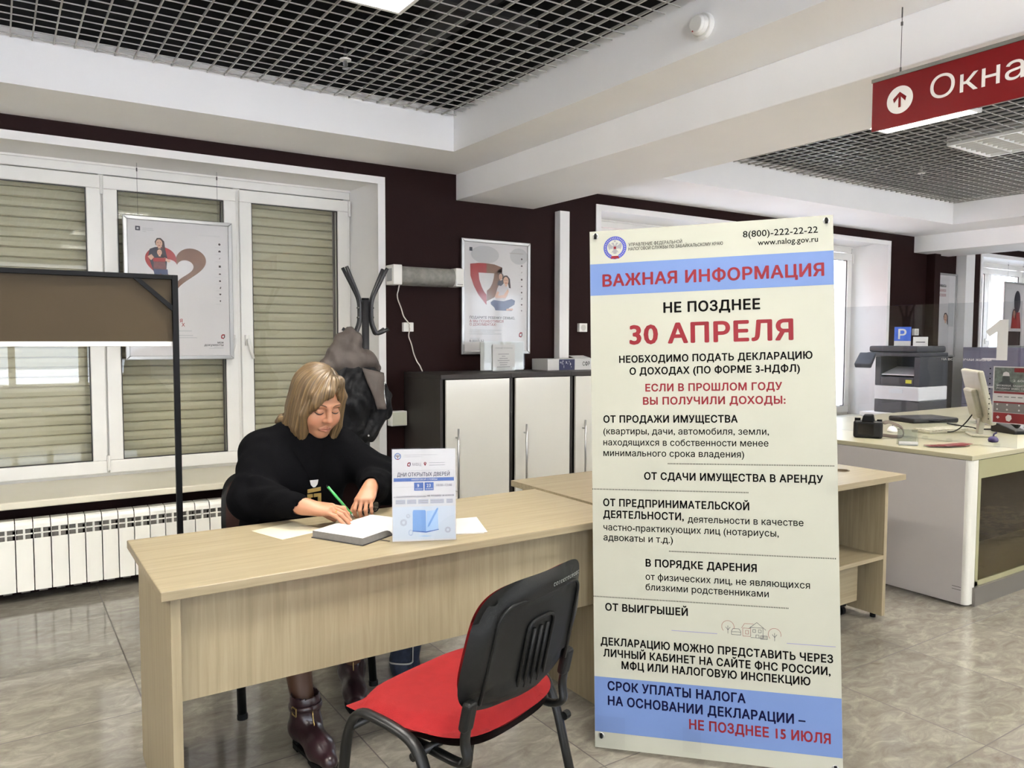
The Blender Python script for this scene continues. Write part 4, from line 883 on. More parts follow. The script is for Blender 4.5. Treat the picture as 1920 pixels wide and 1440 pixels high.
# ---- flyer holder on the desk
def slant(P0, P1, height, lean, z):
    """plane standing on the line P0-P1 at height z, leaning back by angle lean: returns origin, U, V"""
    U = Vector((P1[0]-P0[0], P1[1]-P0[1], 0)); L = U.length; U.normalize(); Nb = Vector((-U.y, U.x, 0))
    V = Vector((0, 0, 1))*math.cos(lean)+Nb*math.sin(lean); return Vector((P0[0], P0[1], z)), U, V.normalized(), L
def table_flyer():
    O, U, V, L = slant((1.050, 2.286), (1.236, 2.199), .3, R(7), .7235); N = U.cross(V); h = .297
    r = root('flyer_holder', 'upright holder with a white and blue open days flyer standing on the desk', 'flyer holder', (1.143, 2.243, .72), math.atan2(U.y, U.x))
    w_ = L; b = MB(); e = .0004; kx = w_/890.0; P = lambda x, y: ((x-80)*kx, h-(y-65)*h/1310.0)
    b.prism([O, O+U*w_, O+U*w_+V*h, O+V*h], -N*.0012, 0)
    A = lambda pts, m, k=1: b.art([P(*p) for p in pts], O, U, V, e*k, m)
    def rect(x0, y0, x1, y1, m, k=1): A([(x0, y1), (x1, y1), (x1, y0), (x0, y0)], m, k)
    def frame(x0, y0, x1, y1, m, t=3):
        rect(x0, y0, x1, y0+t, m); rect(x0, y1-t, x1, y1, m); rect(x0, y0, x0+t, y1, m); rect(x1-t, y0, x1, y1, m)
    emblem(b, O, U, V, *P(158, 166), 48*kx, e, 1, 0, 2, 3)
    b.text('УПРАВЛЕНИЕ ФЕДЕРАЛЬНОЙ НАЛОГОВОЙ СЛУЖБЫ', O, U, V, *P(232, 155), .0022, 490*kx, 0, 2, off=e); b.text('ПО ЗАБАЙКАЛЬСКОМУ КРАЮ', O, U, V, *P(232, 180), .0022, 270*kx, 0, 2, off=e)
    logo_pin(b, O, U, V, *P(315, 285), 30*kx, e, 3, 0, 6); b.text('МФЦ', O, U, V, *P(365, 306), .0095, 120*kx, 0, 2, off=e)
    b.art([(P(542, 272)[0]+p[0], P(542, 272)[1]+p[1]) for p in disc(0, 0, 19*kx, 18)], O, U, V, e, 3); A([(526, 282), (558, 282), (542, 312)][::-1], 3); b.art([(P(542, 270)[0]+p[0], P(542, 270)[1]+p[1]) for p in disc(0, 0, 7*kx, 10)], O, U, V, e*2, 0)
    for y in (265, 300): b.art([P(600, y+4), P(820, y+4), P(820, y-4), P(600, y-4)], O, U, V, e, 7)
    frame(100, 372, 950, 610, 7); b.text('ДНИ ОТКРЫТЫХ ДВЕРЕЙ', O, U, V, *P(150, 455), .0125, 738*kx, .008, 6, off=e*2)
    rect(98, 478, 948, 528, 1); b.text('НАЛОГОВОЙ СЛУЖБЫ', O, U, V, *P(350, 514), .0060, 360*kx, .01, 0, off=e*2)
    rect(385, 545, 516, 660, 1, 2); rect(532, 545, 660, 660, 1, 2); b.text('9', O, U, V, *P(428, 612), .0105, None, .012, 0, off=e*3); b.text('23', O, U, V, *P(560, 612), .0105, None, .012, 0, off=e*3)
    b.text('АПРЕЛЯ', O, U, V, *P(402, 645), .0036, 98*kx, .01, 0, off=e*3); b.text('АПРЕЛЯ', O, U, V, *P(547, 645), .0036, 98*kx, .01, 0, off=e*3)
    rect(690, 560, 935, 615, 0, 2); b.text('10:00-12:00', O, U, V, *P(696, 605), .0078, 222*kx, 0, 6, off=e*3)
    b.text('ЗАДЕКЛАРИРУЙТЕ ДОХОДЫ', O, U, V, *P(130, 755), .0045, 425*kx, 0, 6, off=e*2); b.text('НЕ ПОЗДНЕЕ 30 АПРЕЛЯ', O, U, V, *P(570, 748), .0050, 375*kx, .012, 6, off=e*2); A([(105, 755), (118, 748), (105, 740)], 6)
    for x0, x1 in ((125, 262), (285, 415), (440, 585), (610, 805), (838, 930)):
        rect(x0, 785, x1, 850, 5); 
        for y in (803, 830): rect(x0+10, y, x1-8, y+7, 7, 2)
    rect(90, 888, 960, 1355, 4)
    A([(362, 1240), (548, 1245), (548, 960), (535, 940), (380, 935), (362, 955)], 8, 2); A([(548, 1245), (722, 1225), (715, 940), (560, 955)], 9, 2); A([(362, 1240), (548, 1262), (730, 1225), (725, 1215), (548, 1245), (362, 1225)], 1, 3)
    A([(568, 1185), (598, 1165), (725, 925), (710, 912), (695, 925), (585, 1130)], 8, 4)
    for cx, cy, rr in ((235, 1110, 55), (300, 1020, 34), (855, 1230, 48)):
        b.art([(P(cx, cy)[0]+p[0], P(cx, cy)[1]+p[1]) for p in [((rr*(1.0 if i % 2 else .78))*kx*math.cos(2*PI*i/20), (rr*(1.0 if i % 2 else .78))*kx*math.sin(2*PI*i/20)) for i in range(20)]], O, U, V, e*2, 5); b.art([(P(cx, cy)[0]+p[0], P(cx, cy)[1]+p[1]) for p in disc(0, 0, rr*.4*kx, 14)], O, U, V, e*3, 4)
    loop = [(335+28*math.cos(t), 1255+38*math.sin(t)) for t in np.linspace(0, 2*PI, 18)]
    for p, q in zip(loop[:-1], loop[1:]): 
        d = Vector((q[0]-p[0], q[1]-p[1])).normalized()*2; A([(p[0]+d.y, p[1]-d.x), (q[0]+d.y, q[1]-d.x), (q[0]-d.y, q[1]+d.x), (p[0]-d.y, p[1]+d.x)][::-1], 1, 3)
    A([(420, 1310), (570, 1318), (640, 1308), (520, 1300)], 9, 3)
    b.build('flyer', [mat('flyer_white', rgb(168, 168, 170), .5), mat('print_royal_blue', rgb(24, 66, 130), .45), mat('print_dark_grey', rgb(84, 84, 88), .5), M_redink, mat('print_paler', rgb(158, 168, 180), .5), mat('print_fog', rgb(140, 146, 156), .5), M_navy, mat('print_thin_grey', rgb(122, 122, 126), .5), mat('print_soft_blue', rgb(84, 122, 172), .45, var=.08), mat('print_light_blue', rgb(128, 156, 190), .45, var=.08)], r)
    a = MB(); a.prism([O-U*.002+N*.0015-V*.002, O+U*(w_+.003)+N*.0015-V*.002, O+U*(w_+.003)+N*.0015+V*(h+.003), O-U*.002+N*.0015+V*(h+.003)], N*.0016)
    a.prism([O-U*.002-N*.0034-V*.002, O+U*(w_+.003)-N*.0034-V*.002, O+U*(w_+.003)-N*.0034+V*(h+.003), O-U*.002-N*.0034+V*(h+.003)], N*.0016)
    nb = Vector((-U.y, U.x, 0)); q = O-N*.0034-V*.002; q.z = .7205
    a.prism([q-U*.002, q+U*(w_+.003), q+U*(w_+.003)+nb*.07, q-U*.002+nb*.07], (0, 0, .002)); a.build('acrylic_holder', glass('thin_clear_holder', (.99, .99, .99, 1), .10), r)
table_flyer()
# ---- acrylic holder with leaflets on the cabinets, blue and white box beside it
r = root('leaflet_holder', 'clear acrylic leaflet holder with pale sheets on the cabinet top below the poster', 'leaflet holder', (2.99, 4.62, 1.15))
b = MB(); b.box(2.80, 3.16, 4.632, 4.636, 1.158, 1.355); b.box(2.89, 3.075, 4.618, 4.622, 1.155, 1.34, 0)
O = (2.89, 4.6175, 1.155); U = (1, 0, 0); V = (0, 0, 1); b.text('ГОРЯЧИЕ ТЕЛЕФОНЫ', O, U, V, .02, .155, .009, .145, 0, 1, off=.0006)
for i, wd in enumerate((.09, .03, .07, .10, .07, .06, .11)): b.art([(.09-wd/2, .115-i*.015), (.09+wd/2, .115-i*.015), (.09+wd/2, .119-i*.015), (.09-wd/2, .119-i*.015)], O, U, V, .0006, 1)
b.build('leaflet', [M_paper, M_grey], r)
a = MB(); a.box(2.795, 3.165, 4.625, 4.627, 1.152, 1.36); a.box(2.795, 3.165, 4.640, 4.642, 1.152, 1.36); a.box(2.87, 3.08, 4.56, 4.66, 1.15, 1.153); a.box(2.88, 3.07, 4.60, 4.602, 1.153, 1.18); a.build('acrylic_holder', M_acr, r)
r = root('carton_box', 'white and dark blue carton box marked in Russian on the cabinet top', 'box', (3.60, 4.66, 1.15))
b = MB(); bx = (3.352, 3.80, 4.60, 4.80, 1.15, 1.232)
b.box(*bx); b.box(3.455, 3.60, 4.5990, 4.6, 1.15, 1.229, 1)
rnd = random.Random(3)
for k in range(14): x = rnd.uniform(3.462, 3.58); z = rnd.uniform(1.165, 1.21); b.box(x, x+.003, 4.5984, 4.599, z, z+rnd.uniform(.005, .02), 2)
b.text('СФР', (3.60, 4.6, 1.15), (1, 0, 0), (0, 0, 1), .075, .03, .030, .07, .012, 3, off=.0008); b.build('carton', [M_paper, mat('dark_blue_print', rgb(24, 28, 66), .5), M_lgrey, M_ink], r)
MB().prism([(3.66, 4.68, 1.2325), (3.80, 4.66, 1.2325), (3.80, 4.75, 1.25), (3.66, 4.75, 1.25)], (0, 0, .003)).build('paper_sheet', M_paper, r)
# ---------------------------------------------------------------- service counter on the right
M_ctop = mat('counter_top_cream', rgb(155, 150, 125), .3, var=.01); M_cwh = mat('counter_white', rgb(169, 164, 160), .35, var=.012); M_cfr = mat('counter_frame_olive', rgb(135, 132, 101), .35)
M_cdark = mat('dark_brown_back', rgb(42, 28, 14), .25, spec=.5); M_plinth = mat('brushed_plinth', rgb(118, 114, 108), .35, metal=.5)
CX, CY0, CY1, CXE = 4.128, 2.0, 3.55, 7.6
r = root('service_counter', 'long white service counter with a glass showcase front and steel plinth at the right edge', 'counter', (5.2, 2.6, 0))
MB().box(CX, CXE, CY0-.004, CY1, .765, .79).build('counter_top', M_ctop, r, bevel=.003)
b = MB(); b.box(CX, CX+.02, CY0+.028, CY1, .012, .763); b.build('end_panel', M_cwh, r, bevel=.0015)
b = MB(); b.cyl((CX+.028, CY0+.027, .012), (CX+.028, CY0+.027, .763), .027, n=24); b.box(CX+.03, CX+.075, CY0+.001, CY0+.03, .012, .763); b.build('corner_post', mat('post_white', rgb(196, 194, 184), .3), r, smooth=False)
s = MB()
for z, a in ((.085, .2), (.100, -.1)): s.box(CX-.0006, CX, CY0+.03, CY0+.075, z, z+.002)
s.build('scratch_mark', M_black, r)
f = MB(); fx0 = CX+.078
f.box(fx0, CXE, CY0, CY0+.02, .665, .763); f.box(fx0, fx0+.028, CY0, CY0+.02, .10, .665); f.box(fx0, CXE, CY0, CY0+.02, .10, .125); f.box(6.0, 6.05, CY0, CY0+.02, .125, .665)
f.build('showcase_frame', M_cfr, r)
f = MB(); f.box(fx0+.028, fx0+.06, CY0+.02, CY0+.40, .10, .665); f.build('showcase_jamb', mat('ochre_edge', rgb(132, 106, 48), .5), r)
MB().box(fx0+.02, CXE, CY0+.02, CY0+.42, .10, .125).build('showcase_floor', M_cfr, r)
MB().box(fx0+.02, CXE, CY0+.40, CY0+.42, .125, .763).build('showcase_back', M_cdark, r)
MB().box(fx0+.028, 6.0, CY0+.006, CY0+.010, .125, .665).build('showcase_glass', glass('showcase_pane', (.72, .68, .60, 1), 1.0), r)
MB().box(fx0-.02, CXE, CY0-.012, CY0+.03, 0, .098).build('plinth', M_plinth, r)
MB().box(CXE-.02, CXE, CY0+.03, CY1, .0, .763).build('end_panel', M_cwh, r)
# clear screen standing on the counter, with window number and lettering
M_scr = glass('counter_screen_glass', (.93, .94, .95, 1), .9)
r = root('counter_screen', 'clear glass screen with a large white 1, standing on the service counter', 'screen', (4.6, 2.6, .79))
xs_ = 4.60
MB().box(xs_, xs_+.008, 2.0, 3.4, .792, 1.590).build('glass_panel', M_scr, r)
for yy in (2.10, 2.36, 2.5, 3.3): MB().box(xs_-.008, xs_+.016, yy-.012, yy+.012, .79, .806).build('clamp', M_acr, r)
b = MB(); O = (xs_-.001, 2.42, .792); U = (0, -1, 0); V = (0, 0, 1)
P = lambda y, z: (2.42-y, z-.792)
b.art([P(2.118, 1.269), P(2.062, 1.269), P(2.062, 1.492), P(2.105, 1.492), P(2.178, 1.428), P(2.156, 1.398), P(2.118, 1.425)], O, U, V, .0004, 0)
b.text('НА ВСЕ СЛУЧАИ ЖИЗНИ', O, U, V, .004, 1.262-.792, .0125, .272, .006, 0, off=.0004)
b.build('window_number', mat('frosted_white', rgb(206, 204, 200), .5), r)
# punched plastic pocket with a recruiting leaflet hung on the screen
r = root('leaflet_pocket', 'punched clear pocket holding a red and grey leaflet on the counter screen', 'leaflet', (xs_-.01, 2.06, .92))
O = (xs_-.004, 2.152, .922); U = (0, -1, 0); V = (0, 0, 1); h = .318; w_ = .22
b = MB(); q = lambda x0, x1, y0, y1, m, o=.0004: b.art([(x0, y0), (x1, y0), (x1, y1), (x0, y1)], O, U, V, o, m)
q(.024, w_, .002, h-.004, 0, .0002); q(.03, w_-.004, .178, h-.01, 1); q(.13, w_-.004, h-.034, h-.012, 2, .0008); q(.03, w_-.004, .165, .177, 2); q(.034, w_-.004, .128, .163, 0); q(.03, w_-.004, .062, .120, 3); q(.03, w_-.004, .006, .060, 2); q(.03, w_-.004, .113, .122, 2, .0008)
b.art([(.06+p[0], .245+p[1]) for p in disc(.03, .0, .020, 14, .026)], O, U, V, .0012, 4); b.art([(.045, .185), (.135, .185), (.128, .222), (.105, .236), (.075, .236), (.052, .220)], O, U, V, .001, 4); b.art([(.072, .262), (.108, .262), (.104, .280), (.09, .286), (.076, .280)], O, U, V, .0014, 5)
b.text('2 600', O, U, V, .126, .232, .012, .062, .012, 0, off=.0016); b.text('МУЖИКИ, ЗАЩИТИМ', O, U, V, .044, .205, .0095, .162, .012, 0, off=.0016); b.text('РОДИНУ ВМЕСТЕ', O, U, V, .044, .189, .0095, .140, .012, 0, off=.0016)
for i in range(5): b.art([(.05+i*.034, .145), (.074+i*.034, .145), (.074+i*.034, .150), (.05+i*.034, .150)], O, U, V, .0008, 3)
for x, y in ((.05, .105), (.05, .078), (.10, .105), (.10, .078), (.16, .105), (.16, .078)): b.art([(x+p[0], y+p[1]) for p in disc(0, 0, .005, 8)], O, U, V, .0008, 0)
b.art([(.11+p[0], .034+p[1]) for p in [(-.012, -.016), (.004, -.02), (.016, -.004), (.012, .014), (-.004, .018), (-.016, .004)]], O, U, V, .0008, 0); b.art([(.055+p[0], .034+p[1]) for p in [(0, -.009), (.009, 0), (0, .009), (-.009, 0)]], O, U, V, .0008, 0)
b.build('leaflet', [M_paper, mat('grey_green_photo', rgb(92, 100, 94), .5, var=.35, vscale=60), mat('deep_red_print', rgb(112, 16, 22), .45), mat('mid_grey_print', rgb(106, 104, 102), .5), mat('dark_photo', rgb(58, 62, 62), .5, var=.3, vscale=90), M_shirt], r)
b = MB(); b.prism([tuple(Vector(O)+Vector((0, -x, y))) for x, y in ((0, 0), (w_+.003, 0), (w_+.003, h), (0, h))], (-.0022, 0, 0)); b.build('clear_pocket', M_film, r)
b = MB()
for k in range(11): b.art([(.008+p[0], .02+k*.028+p[1]) for p in disc(0, 0, .0035, 10)], O, U, V, .0026, 0)
b.build('punched_strip', M_ink, r)
# ---- things on the counter
ZT = .79
def camera_thing():
    r = root('photo_camera', 'black photo camera with a brown strap lying on the counter end', 'camera', (4.37, 2.72, ZT), R(-62))
    b = MB(); b.box(-.068, .068, -.026, .026, .0, .088); b.build('body', mat('black_rubber', rgb(7, 7, 8), .5, spec=.3, bump=.15, bscale=400), r, local=True, bevel=.012, seg=3)
    b = MB(); b.prism([(-.030, -.030, .082), (.030, -.030, .082), (.022, -.026, .118), (-.022, -.026, .118)], (0, .075, 0)); b.build('viewfinder_hump', M_black, r, local=True, bevel=.006)
    b = MB(); b.cyl((0, .026, .042), (0, .085, .042), .036, .034, n=28); b.cyl((0, .085, .042), (0, .11, .042), .037, n=28); b.build('lens', M_black, r, local=True, bevel=.002)
    MB().box(-.045, .028, -.0285, -.025, .018, .072).build('screen', mat('dark_screen', rgb(8, 9, 12), .12, spec=.6), r, local=True)
    b = MB(); b.cyl((-.05, 0, .086), (-.05, 0, .100), .014, n=18); b.cyl((.052, 0, .086), (.052, 0, .096), .012, n=18); b.build('dial', M_black, r, local=True)
    b = MB(); b.tube(fillet([(.066, .0, .078), (.095, .03, .085), (.155, .05, .058), (.165, .045, .012), (.12, .07, .006), (.04, .12, .006), (-.03, .13, .006)], .04, 6), .0025, n=8, ry=.018, up=(0, 1, .3)); b.build('strap', mat('brown_strap', rgb(70, 58, 46), .7, bump=.2, bscale=200), r, local=True, smooth=True)
camera_thing(); bpy.data.objects['photo_camera'].scale = (1.18, 1.18, 1.18)
r = root('computer_mouse', 'white computer mouse on the counter right of the camera', 'mouse', (4.80, 2.82, ZT), R(30))
b = MB(); pr = [(0, .001), (.02, .001)]; P = []; F = []; n1, n2 = 12, 16
for i in range(n1+1):
    for j in range(n2): t = 2*PI*j/n2; a = (PI/2)*i/n1; P.append((.058*math.cos(a)*math.cos(t), .031*math.cos(a)*math.sin(t), .036*math.sin(a)*(1-.18*math.cos(t)*math.cos(a))+.001))
F = [(i*n2+j, i*n2+(j+1) % n2, (i+1)*n2+(j+1) % n2, (i+1)*n2+j) for i in range(n1) for j in range(n2)]+[tuple(range(n2))[::-1]]
b.add(P, F); b.build('shell', M_whitep, r, local=True, smooth=True)
MB().cyl((.034, -.004, .030), (.034, .004, .030), .009, n=14).build('wheel', M_gask, r, local=True)
b = MB(); b.tube(fillet([(.055, 0, .008), (.10, -.01, .003), (.20, -.06, .003), (.33, -.05, .003)], .05, 6), .002, n=6); b.build('cable', M_gask, r, local=True, smooth=True)
r = root('tent_holder', 'small clear acrylic tent holder near the counter edge', 'holder', (4.255, 2.41, ZT), R(-50))
b = MB(); 
for s in (-1, 1): b.prism([(-.05, s*.032, .0), (.05, s*.032, .0), (.05, s*.001, .088), (-.05, s*.001, .088)], (0, s*.002, 0))
b.build('clear_sheet', glass('tent_acrylic', (.86, .88, .87, 1), 2.2, .04), r, local=True); MB().box(-.048, .048, -.030, -.012, .001, .022).build('paper_strip', M_paper, r, local=True)
r = root('keyboard', 'cream computer keyboard on the counter between mouse and monitor', 'keyboard', (5.07, 2.63, ZT), R(-14))
MB().prism([(-.20, -.07, 0), (.20, -.07, 0), (.20, -.07, .016), (-.20, -.07, .016)], (0, .14, 0)).build('body', mat('aged_cream_plastic', rgb(162, 156, 133), .45), r, local=True, bevel=.004)
b = MB()
for i in range(14):
    for j in range(5): x = -.188+i*.027; y = -.058+j*.026; b.box(x, x+.0235, y, y+.0225, .016, .024)
b.build('keys', mat('cream_keys', rgb(176, 171, 149), .5), r, local=True, bevel=.002)
r = root('monitor', 'white computer monitor seen from behind on the counter', 'monitor', (5.11, 2.36, ZT), R(38))
b = MB(); b.prism([(-.115, 0, 0), (.115, 0, 0), (.10, .13, 0), (-.10, .13, 0)], (0, 0, .014)); b.build('base', mat('cream_monitor', rgb(169, 164, 143), .4), r, local=True, bevel=.006)
b = MB(); b.prism([(-.03, .055, .01), (.03, .055, .01), (.03, .085, .01), (-.03, .085, .01)], (0, -.01, .13)); b.build('stand', MATS['cream_monitor'], r, local=True, bevel=.004)
T = Matrix.Translation(Vector((0, .05, .085))) @ Matrix.Rotation(R(-14), 4, 'X')
b = MB(); b.M = T; b.box(-.225, .225, -.022, .012, 0, .33); so = b.build('housing', MATS['cream_monitor'], r, local=True, bevel=.010)
b = MB(); b.M = T; b.prism([(-.11, .012, .04), (.11, .012, .04), (.11, .012, .22), (-.11, .012, .22)], (0, .035, 0)); b.build('rear_bulge', MATS['cream_monitor'], so, local=True, bevel=.012)
b = MB(); b.M = T; b.box(-.21, .21, -.0235, -.0215, .018, .315); b.build('screen', MATS['dark_screen'], so, local=True)
b = MB(); b.tube(fillet([(.02, .10, .14), (.03, .14, .07), (.02, .20, .012), (.1, .30, .006)], .05, 6), .004, n=8); b.build('cable', M_black, r, local=True, smooth=True)
b = MB()
for k in range(3):
    x, y = 4.36+k*.03, 2.255-k*.012; a = -.5+k*.18; c, s = math.cos(a), math.sin(a); z = ZT+.0004+k*.0022
    b.add([(x+u*c-v*s, y+u*s+v*c, z+zz+.006*abs(u)/.1) for zz in (0, .0016) for u, v in ((-.105, -.03), (.105, -.03), (.105, .03), (-.105, .03))], [(3, 2, 1, 0), (4, 5, 6, 7), (0, 1, 5, 4), (1, 2, 6, 5), (2, 3, 7, 6), (3, 0, 4, 7)])
single(b, 'red_leaflets', mat('leaflet_red', rgb(96, 26, 25), .5, var=.3, vscale=60), 'few dark red folded leaflets lying at the front edge of the counter', 'leaflets')
r = root('rubber_figure', 'tiny violet rubber figure with a stem on the counter in front of the monitor', 'figure', (4.80, 2.21, ZT))
M_vio2 = mat('violet_rubber', rgb(34, 24, 76), .5)
b = MB(); b.lathe([(.001, 0), (.024, .002), (.028, .012), (.024, .024), (.012, .033), (.006, .034)], (4.80, 2.21, ZT)); b.build('body', M_vio2, r, smooth=True)
b = MB(); b.tube([(4.80, 2.21, ZT+.03), (4.796, 2.206, ZT+.046), (4.80, 2.192, ZT+.058)], .005, n=8); b.build('stem', M_vio2, r, smooth=True)
r = root('laptop_bag', 'flat black case lying on the counter behind the keyboard', 'case', (5.60, 3.06, ZT), R(-20))
MB().box(-.19, .19, -.13, .13, 0, .035).build('case', mat('black_fabric_case', rgb(24, 24, 27), .7), r, local=True, bevel=.012, seg=3)
b = MB(); b.tube(fillet([(-.06, -.13, .018), (-.06, -.165, .018), (.06, -.165, .018), (.06, -.13, .018)], .02), .006, n=8); b.build('handle', M_black, r, local=True, smooth=True)
r = root('desk_phone', 'dark desk telephone on the counter below the leaflet pocket', 'telephone', (5.42, 2.36, ZT), R(-25))
b = MB(); b.prism([(-.10, -.10, 0), (-.10, .10, 0), (-.10, .10, .07), (-.10, -.10, .02)], (.20, 0, 0)); b.build('body', M_black, r, local=True, bevel=.006)
b = MB(); b.tube([(-.075, -.095, .055), (-.075, -.05, .072), (-.075, .05, .098), (-.075, .095, .098)], [.02, .014, .014, .02], n=12); b.build('handset', M_black, r, local=True, smooth=True)
b = MB()
for i in range(3):
    for j in range(4): b.box(-.02+i*.03, .0+i*.03, -.08+j*.028, -.06+j*.028, .026+j*.007, .036+j*.007)
b.build('keys', mat('grey_keys', rgb(150, 150, 150), .5), r, local=True)
b = MB(); b.tube(fillet([(5.42, 2.48, ZT+.01), (5.36, 2.56, ZT+.006), (5.42, 2.62, ZT+.006), (5.48, 2.74, ZT+.006), (5.55, 2.86, ZT+.006)], .05, 6), .005, n=8); single(b, 'black_cable', M_black, 'black cable lying on the counter behind the monitor foot', 'cable', smooth=True)
r = root('brochure_stand', 'narrow white brochures standing upright behind the monitor', 'brochure stand', (5.78, 2.70, ZT), R(60))
b = MB()
for k, (x, hh, tl) in enumerate(((-.09, .13, -.02), (-.035, .18, .0), (.03, .235, .015), (.05, .19, .02))): b.prism([(x, 0, 0), (x+.05, .01, 0), (x+.05+tl, .015, hh*.9), (x+.02+tl, .012, hh), (x+tl, .005, hh*.92)], (0, .012, 0))
b.build('brochures', mat('pale_brochure', rgb(196, 192, 190), .35, var=.3, vscale=50), r, local=True); MB().box(-.11, .12, -.03, .05, 0, .012).build('base', M_acr, r, local=True)
# ---- printer on a white side table beyond the counter
x0, x1, y0, y1, zt = 7.3, 8.35, 4.06, 4.64, .655
r = root('side_table', 'white side table carrying the printer beyond the counter', 'table', ((x0+x1)/2, (y0+y1)/2, 0))
MB().box(x0, x1, y0, y1, zt-.03, zt).build('table_top', M_white, r, bevel=.002)
MB().box(x0+.01, x0+.03, y0+.01, y1-.01, 0, zt-.03).build('side_panel', M_white, r); MB().box(x1-.03, x1-.01, y0+.01, y1-.01, 0, zt-.03).build('side_panel', M_white, r); MB().box(x0+.03, x1-.03, y0+.012, y0+.03, .02, zt-.03).build('front_panel', M_white, r)
M_pd = mat('printer_dark', rgb(52, 54, 60), .45); M_pl = mat('printer_light', rgb(206, 206, 208), .45)
x0, x1, y0, y1 = 7.42, 7.93, 4.10, 4.56; z = zt
r = root('printer', 'dark grey and white office printer on the side table by the bright window', 'printer', ((x0+x1)/2, (y0+y1)/2, z))
MB().box(x0, x1, y0, y1, z, z+.13).build('lower_tray', M_pd, r, bevel=.006)
d = MB().box(x0-.012, x1, y0, y1, z+.131, z+.268).build('paper_drawer', M_pl, r, bevel=.008)
MB().box(x0-.016, x0-.011, y0+.16, y0+.30, z+.20, z+.24).build('handle', M_pgrey, d)
b = MB(); b.box(x0, x1, y0, y0+.06, z+.27, z+.56); b.box(x0, x1, y1-.06, y1, z+.27, z+.56); b.box(x0+.30, x1, y0+.06, y1-.06, z+.27, z+.56); b.box(x0, x0+.30, y0+.06, y1-.06, z+.27, z+.36)
b.build('body', M_pd, r, bevel=.006)
MB().prism([(x0+.02, y0+.06, z+.375), (x0+.30, y0+.06, z+.44), (x0+.30, y0+.06, z+.455), (x0+.02, y0+.06, z+.385)], (0, y1-y0-.12, 0)).build('output_tray', M_pl, r)
MB().box(x0-.02, x1, y0+.0, y1+.08, z+.562, z+.60).build('scanner_glass', M_pd, r, bevel=.006); MB().box(x0-.01, x1, y0+.02, y1+.07, z+.602, z+.665).build('feeder', M_pd, r, bevel=.02, seg=3)
c = MB(); c.prism([(x0-.10, y1-.02, z+.44), (x0-.02, y1-.02, z+.56), (x0-.02, y1-.02, z+.60), (x0-.12, y1-.02, z+.48)], (0, .18, 0)); c.build('control_panel', M_pd, r, bevel=.008)
MB().box(x0-.001, x0, y0+.08, y0+.14, z+.30, z+.335).build('yellow_sticker', mat('sticker_yellow', rgb(206, 206, 70), .5), r)
r = root('price_card', 'blue and white card standing on top of the printer', 'card', (7.55, 4.36, z+.665), R(-62))
b = MB(); b.prism([(-.075, 0, 0), (.075, 0, 0), (.075, .03, .19), (-.075, .03, .19)], (0, .002, 0)); b.build('card', [mat('card_blue', rgb(40, 84, 180), .45)], r, local=True)
b = MB(); Vv = Vector((0, .03, .19)).normalized(); b.text('Р', (-.075, -.0008, 0), (1, 0, 0), Vv, .035, .07, .10, None, .02, 0); b.art([(.0, .0), (.15, .0), (.15, .05), (.0, .05)], (-.075, -.0006, 0), (1, 0, 0), Vv, .0, 0); b.build('white_print', M_paper, r, local=True)
r = root('small_card', 'small white card on top of the printer beside the blue one', 'card', (7.52, 4.16, z+.665), R(-62))
b = MB(); b.prism([(-.065, 0, 0), (.065, 0, 0), (.065, .02, .09), (-.065, .02, .09)], (0, .002, 0)); b.build('card', M_paper, r, local=True); MB().box(-.04, .04, .006, .0075, .035, .042).build('print_line', M_ink, r, local=True)
# grey filing cabinet behind the screen
x0, x1, y0, y1 = 9.05, 9.85, 3.92, 4.52
r = root('filing_cabinet', 'grey lilac tall cabinet behind the screen at the far wall', 'cabinet', ((x0+x1)/2, (y0+y1)/2, 0)); M_fil = mat('grey_lilac_metal', rgb(104, 102, 120), .45)
MB().box(x0, x1, y0, y1, .03, 1.30).build('carcass', M_fil, r, bevel=.004); MB().box(x0+.02, x1-.02, y0+.02, y1-.02, 0, .03).build('plinth', M_black, r)
for k in range(4):
    d = MB().box(x0-.016, x0-.001, y0+.01, y1-.01, .06+k*.305, .06+k*.305+.295).build('drawer', M_fil, r, bevel=.003); MB().box(x0-.03, x0-.016, y0+.22, y0+.38, .25+k*.305, .27+k*.305).build('handle', M_chrome, d)
# stickers on the far window pane
r = root('window_sticker', 'dark square sticker with drawing on the bright far window pane', 'sticker', (10.72, 5.265, 1.30))
b = MB(); O = (10.5, 5.27, 1.2); U = (1, 0, 0); V = (0, 0, 1); b.art([(.14, .48), (.32, .48), (.32, .64), (.14, .64)], O, U, V, .001, 0); b.art([(.19+p[0], .12+p[1]) for p in [(-.10, .06), (.10, .06), (.08, -.06), (0, -.12), (-.08, -.06)]], O, U, V, .001, 0); b.art([(.23+p[0], .56+p[1]) for p in disc(0, 0, .02, 10)], O, U, V, .003, 1)
for y, wd in ((.42, .24), (.36, .22), (.30, .26)): b.art([(.22-wd/2, y), (.22+wd/2, y), (.22+wd/2, y+.02), (.22-wd/2, y+.02)], O, U, V, .001, 2)
b.build('print', [M_ink, M_paper, M_grey], r)
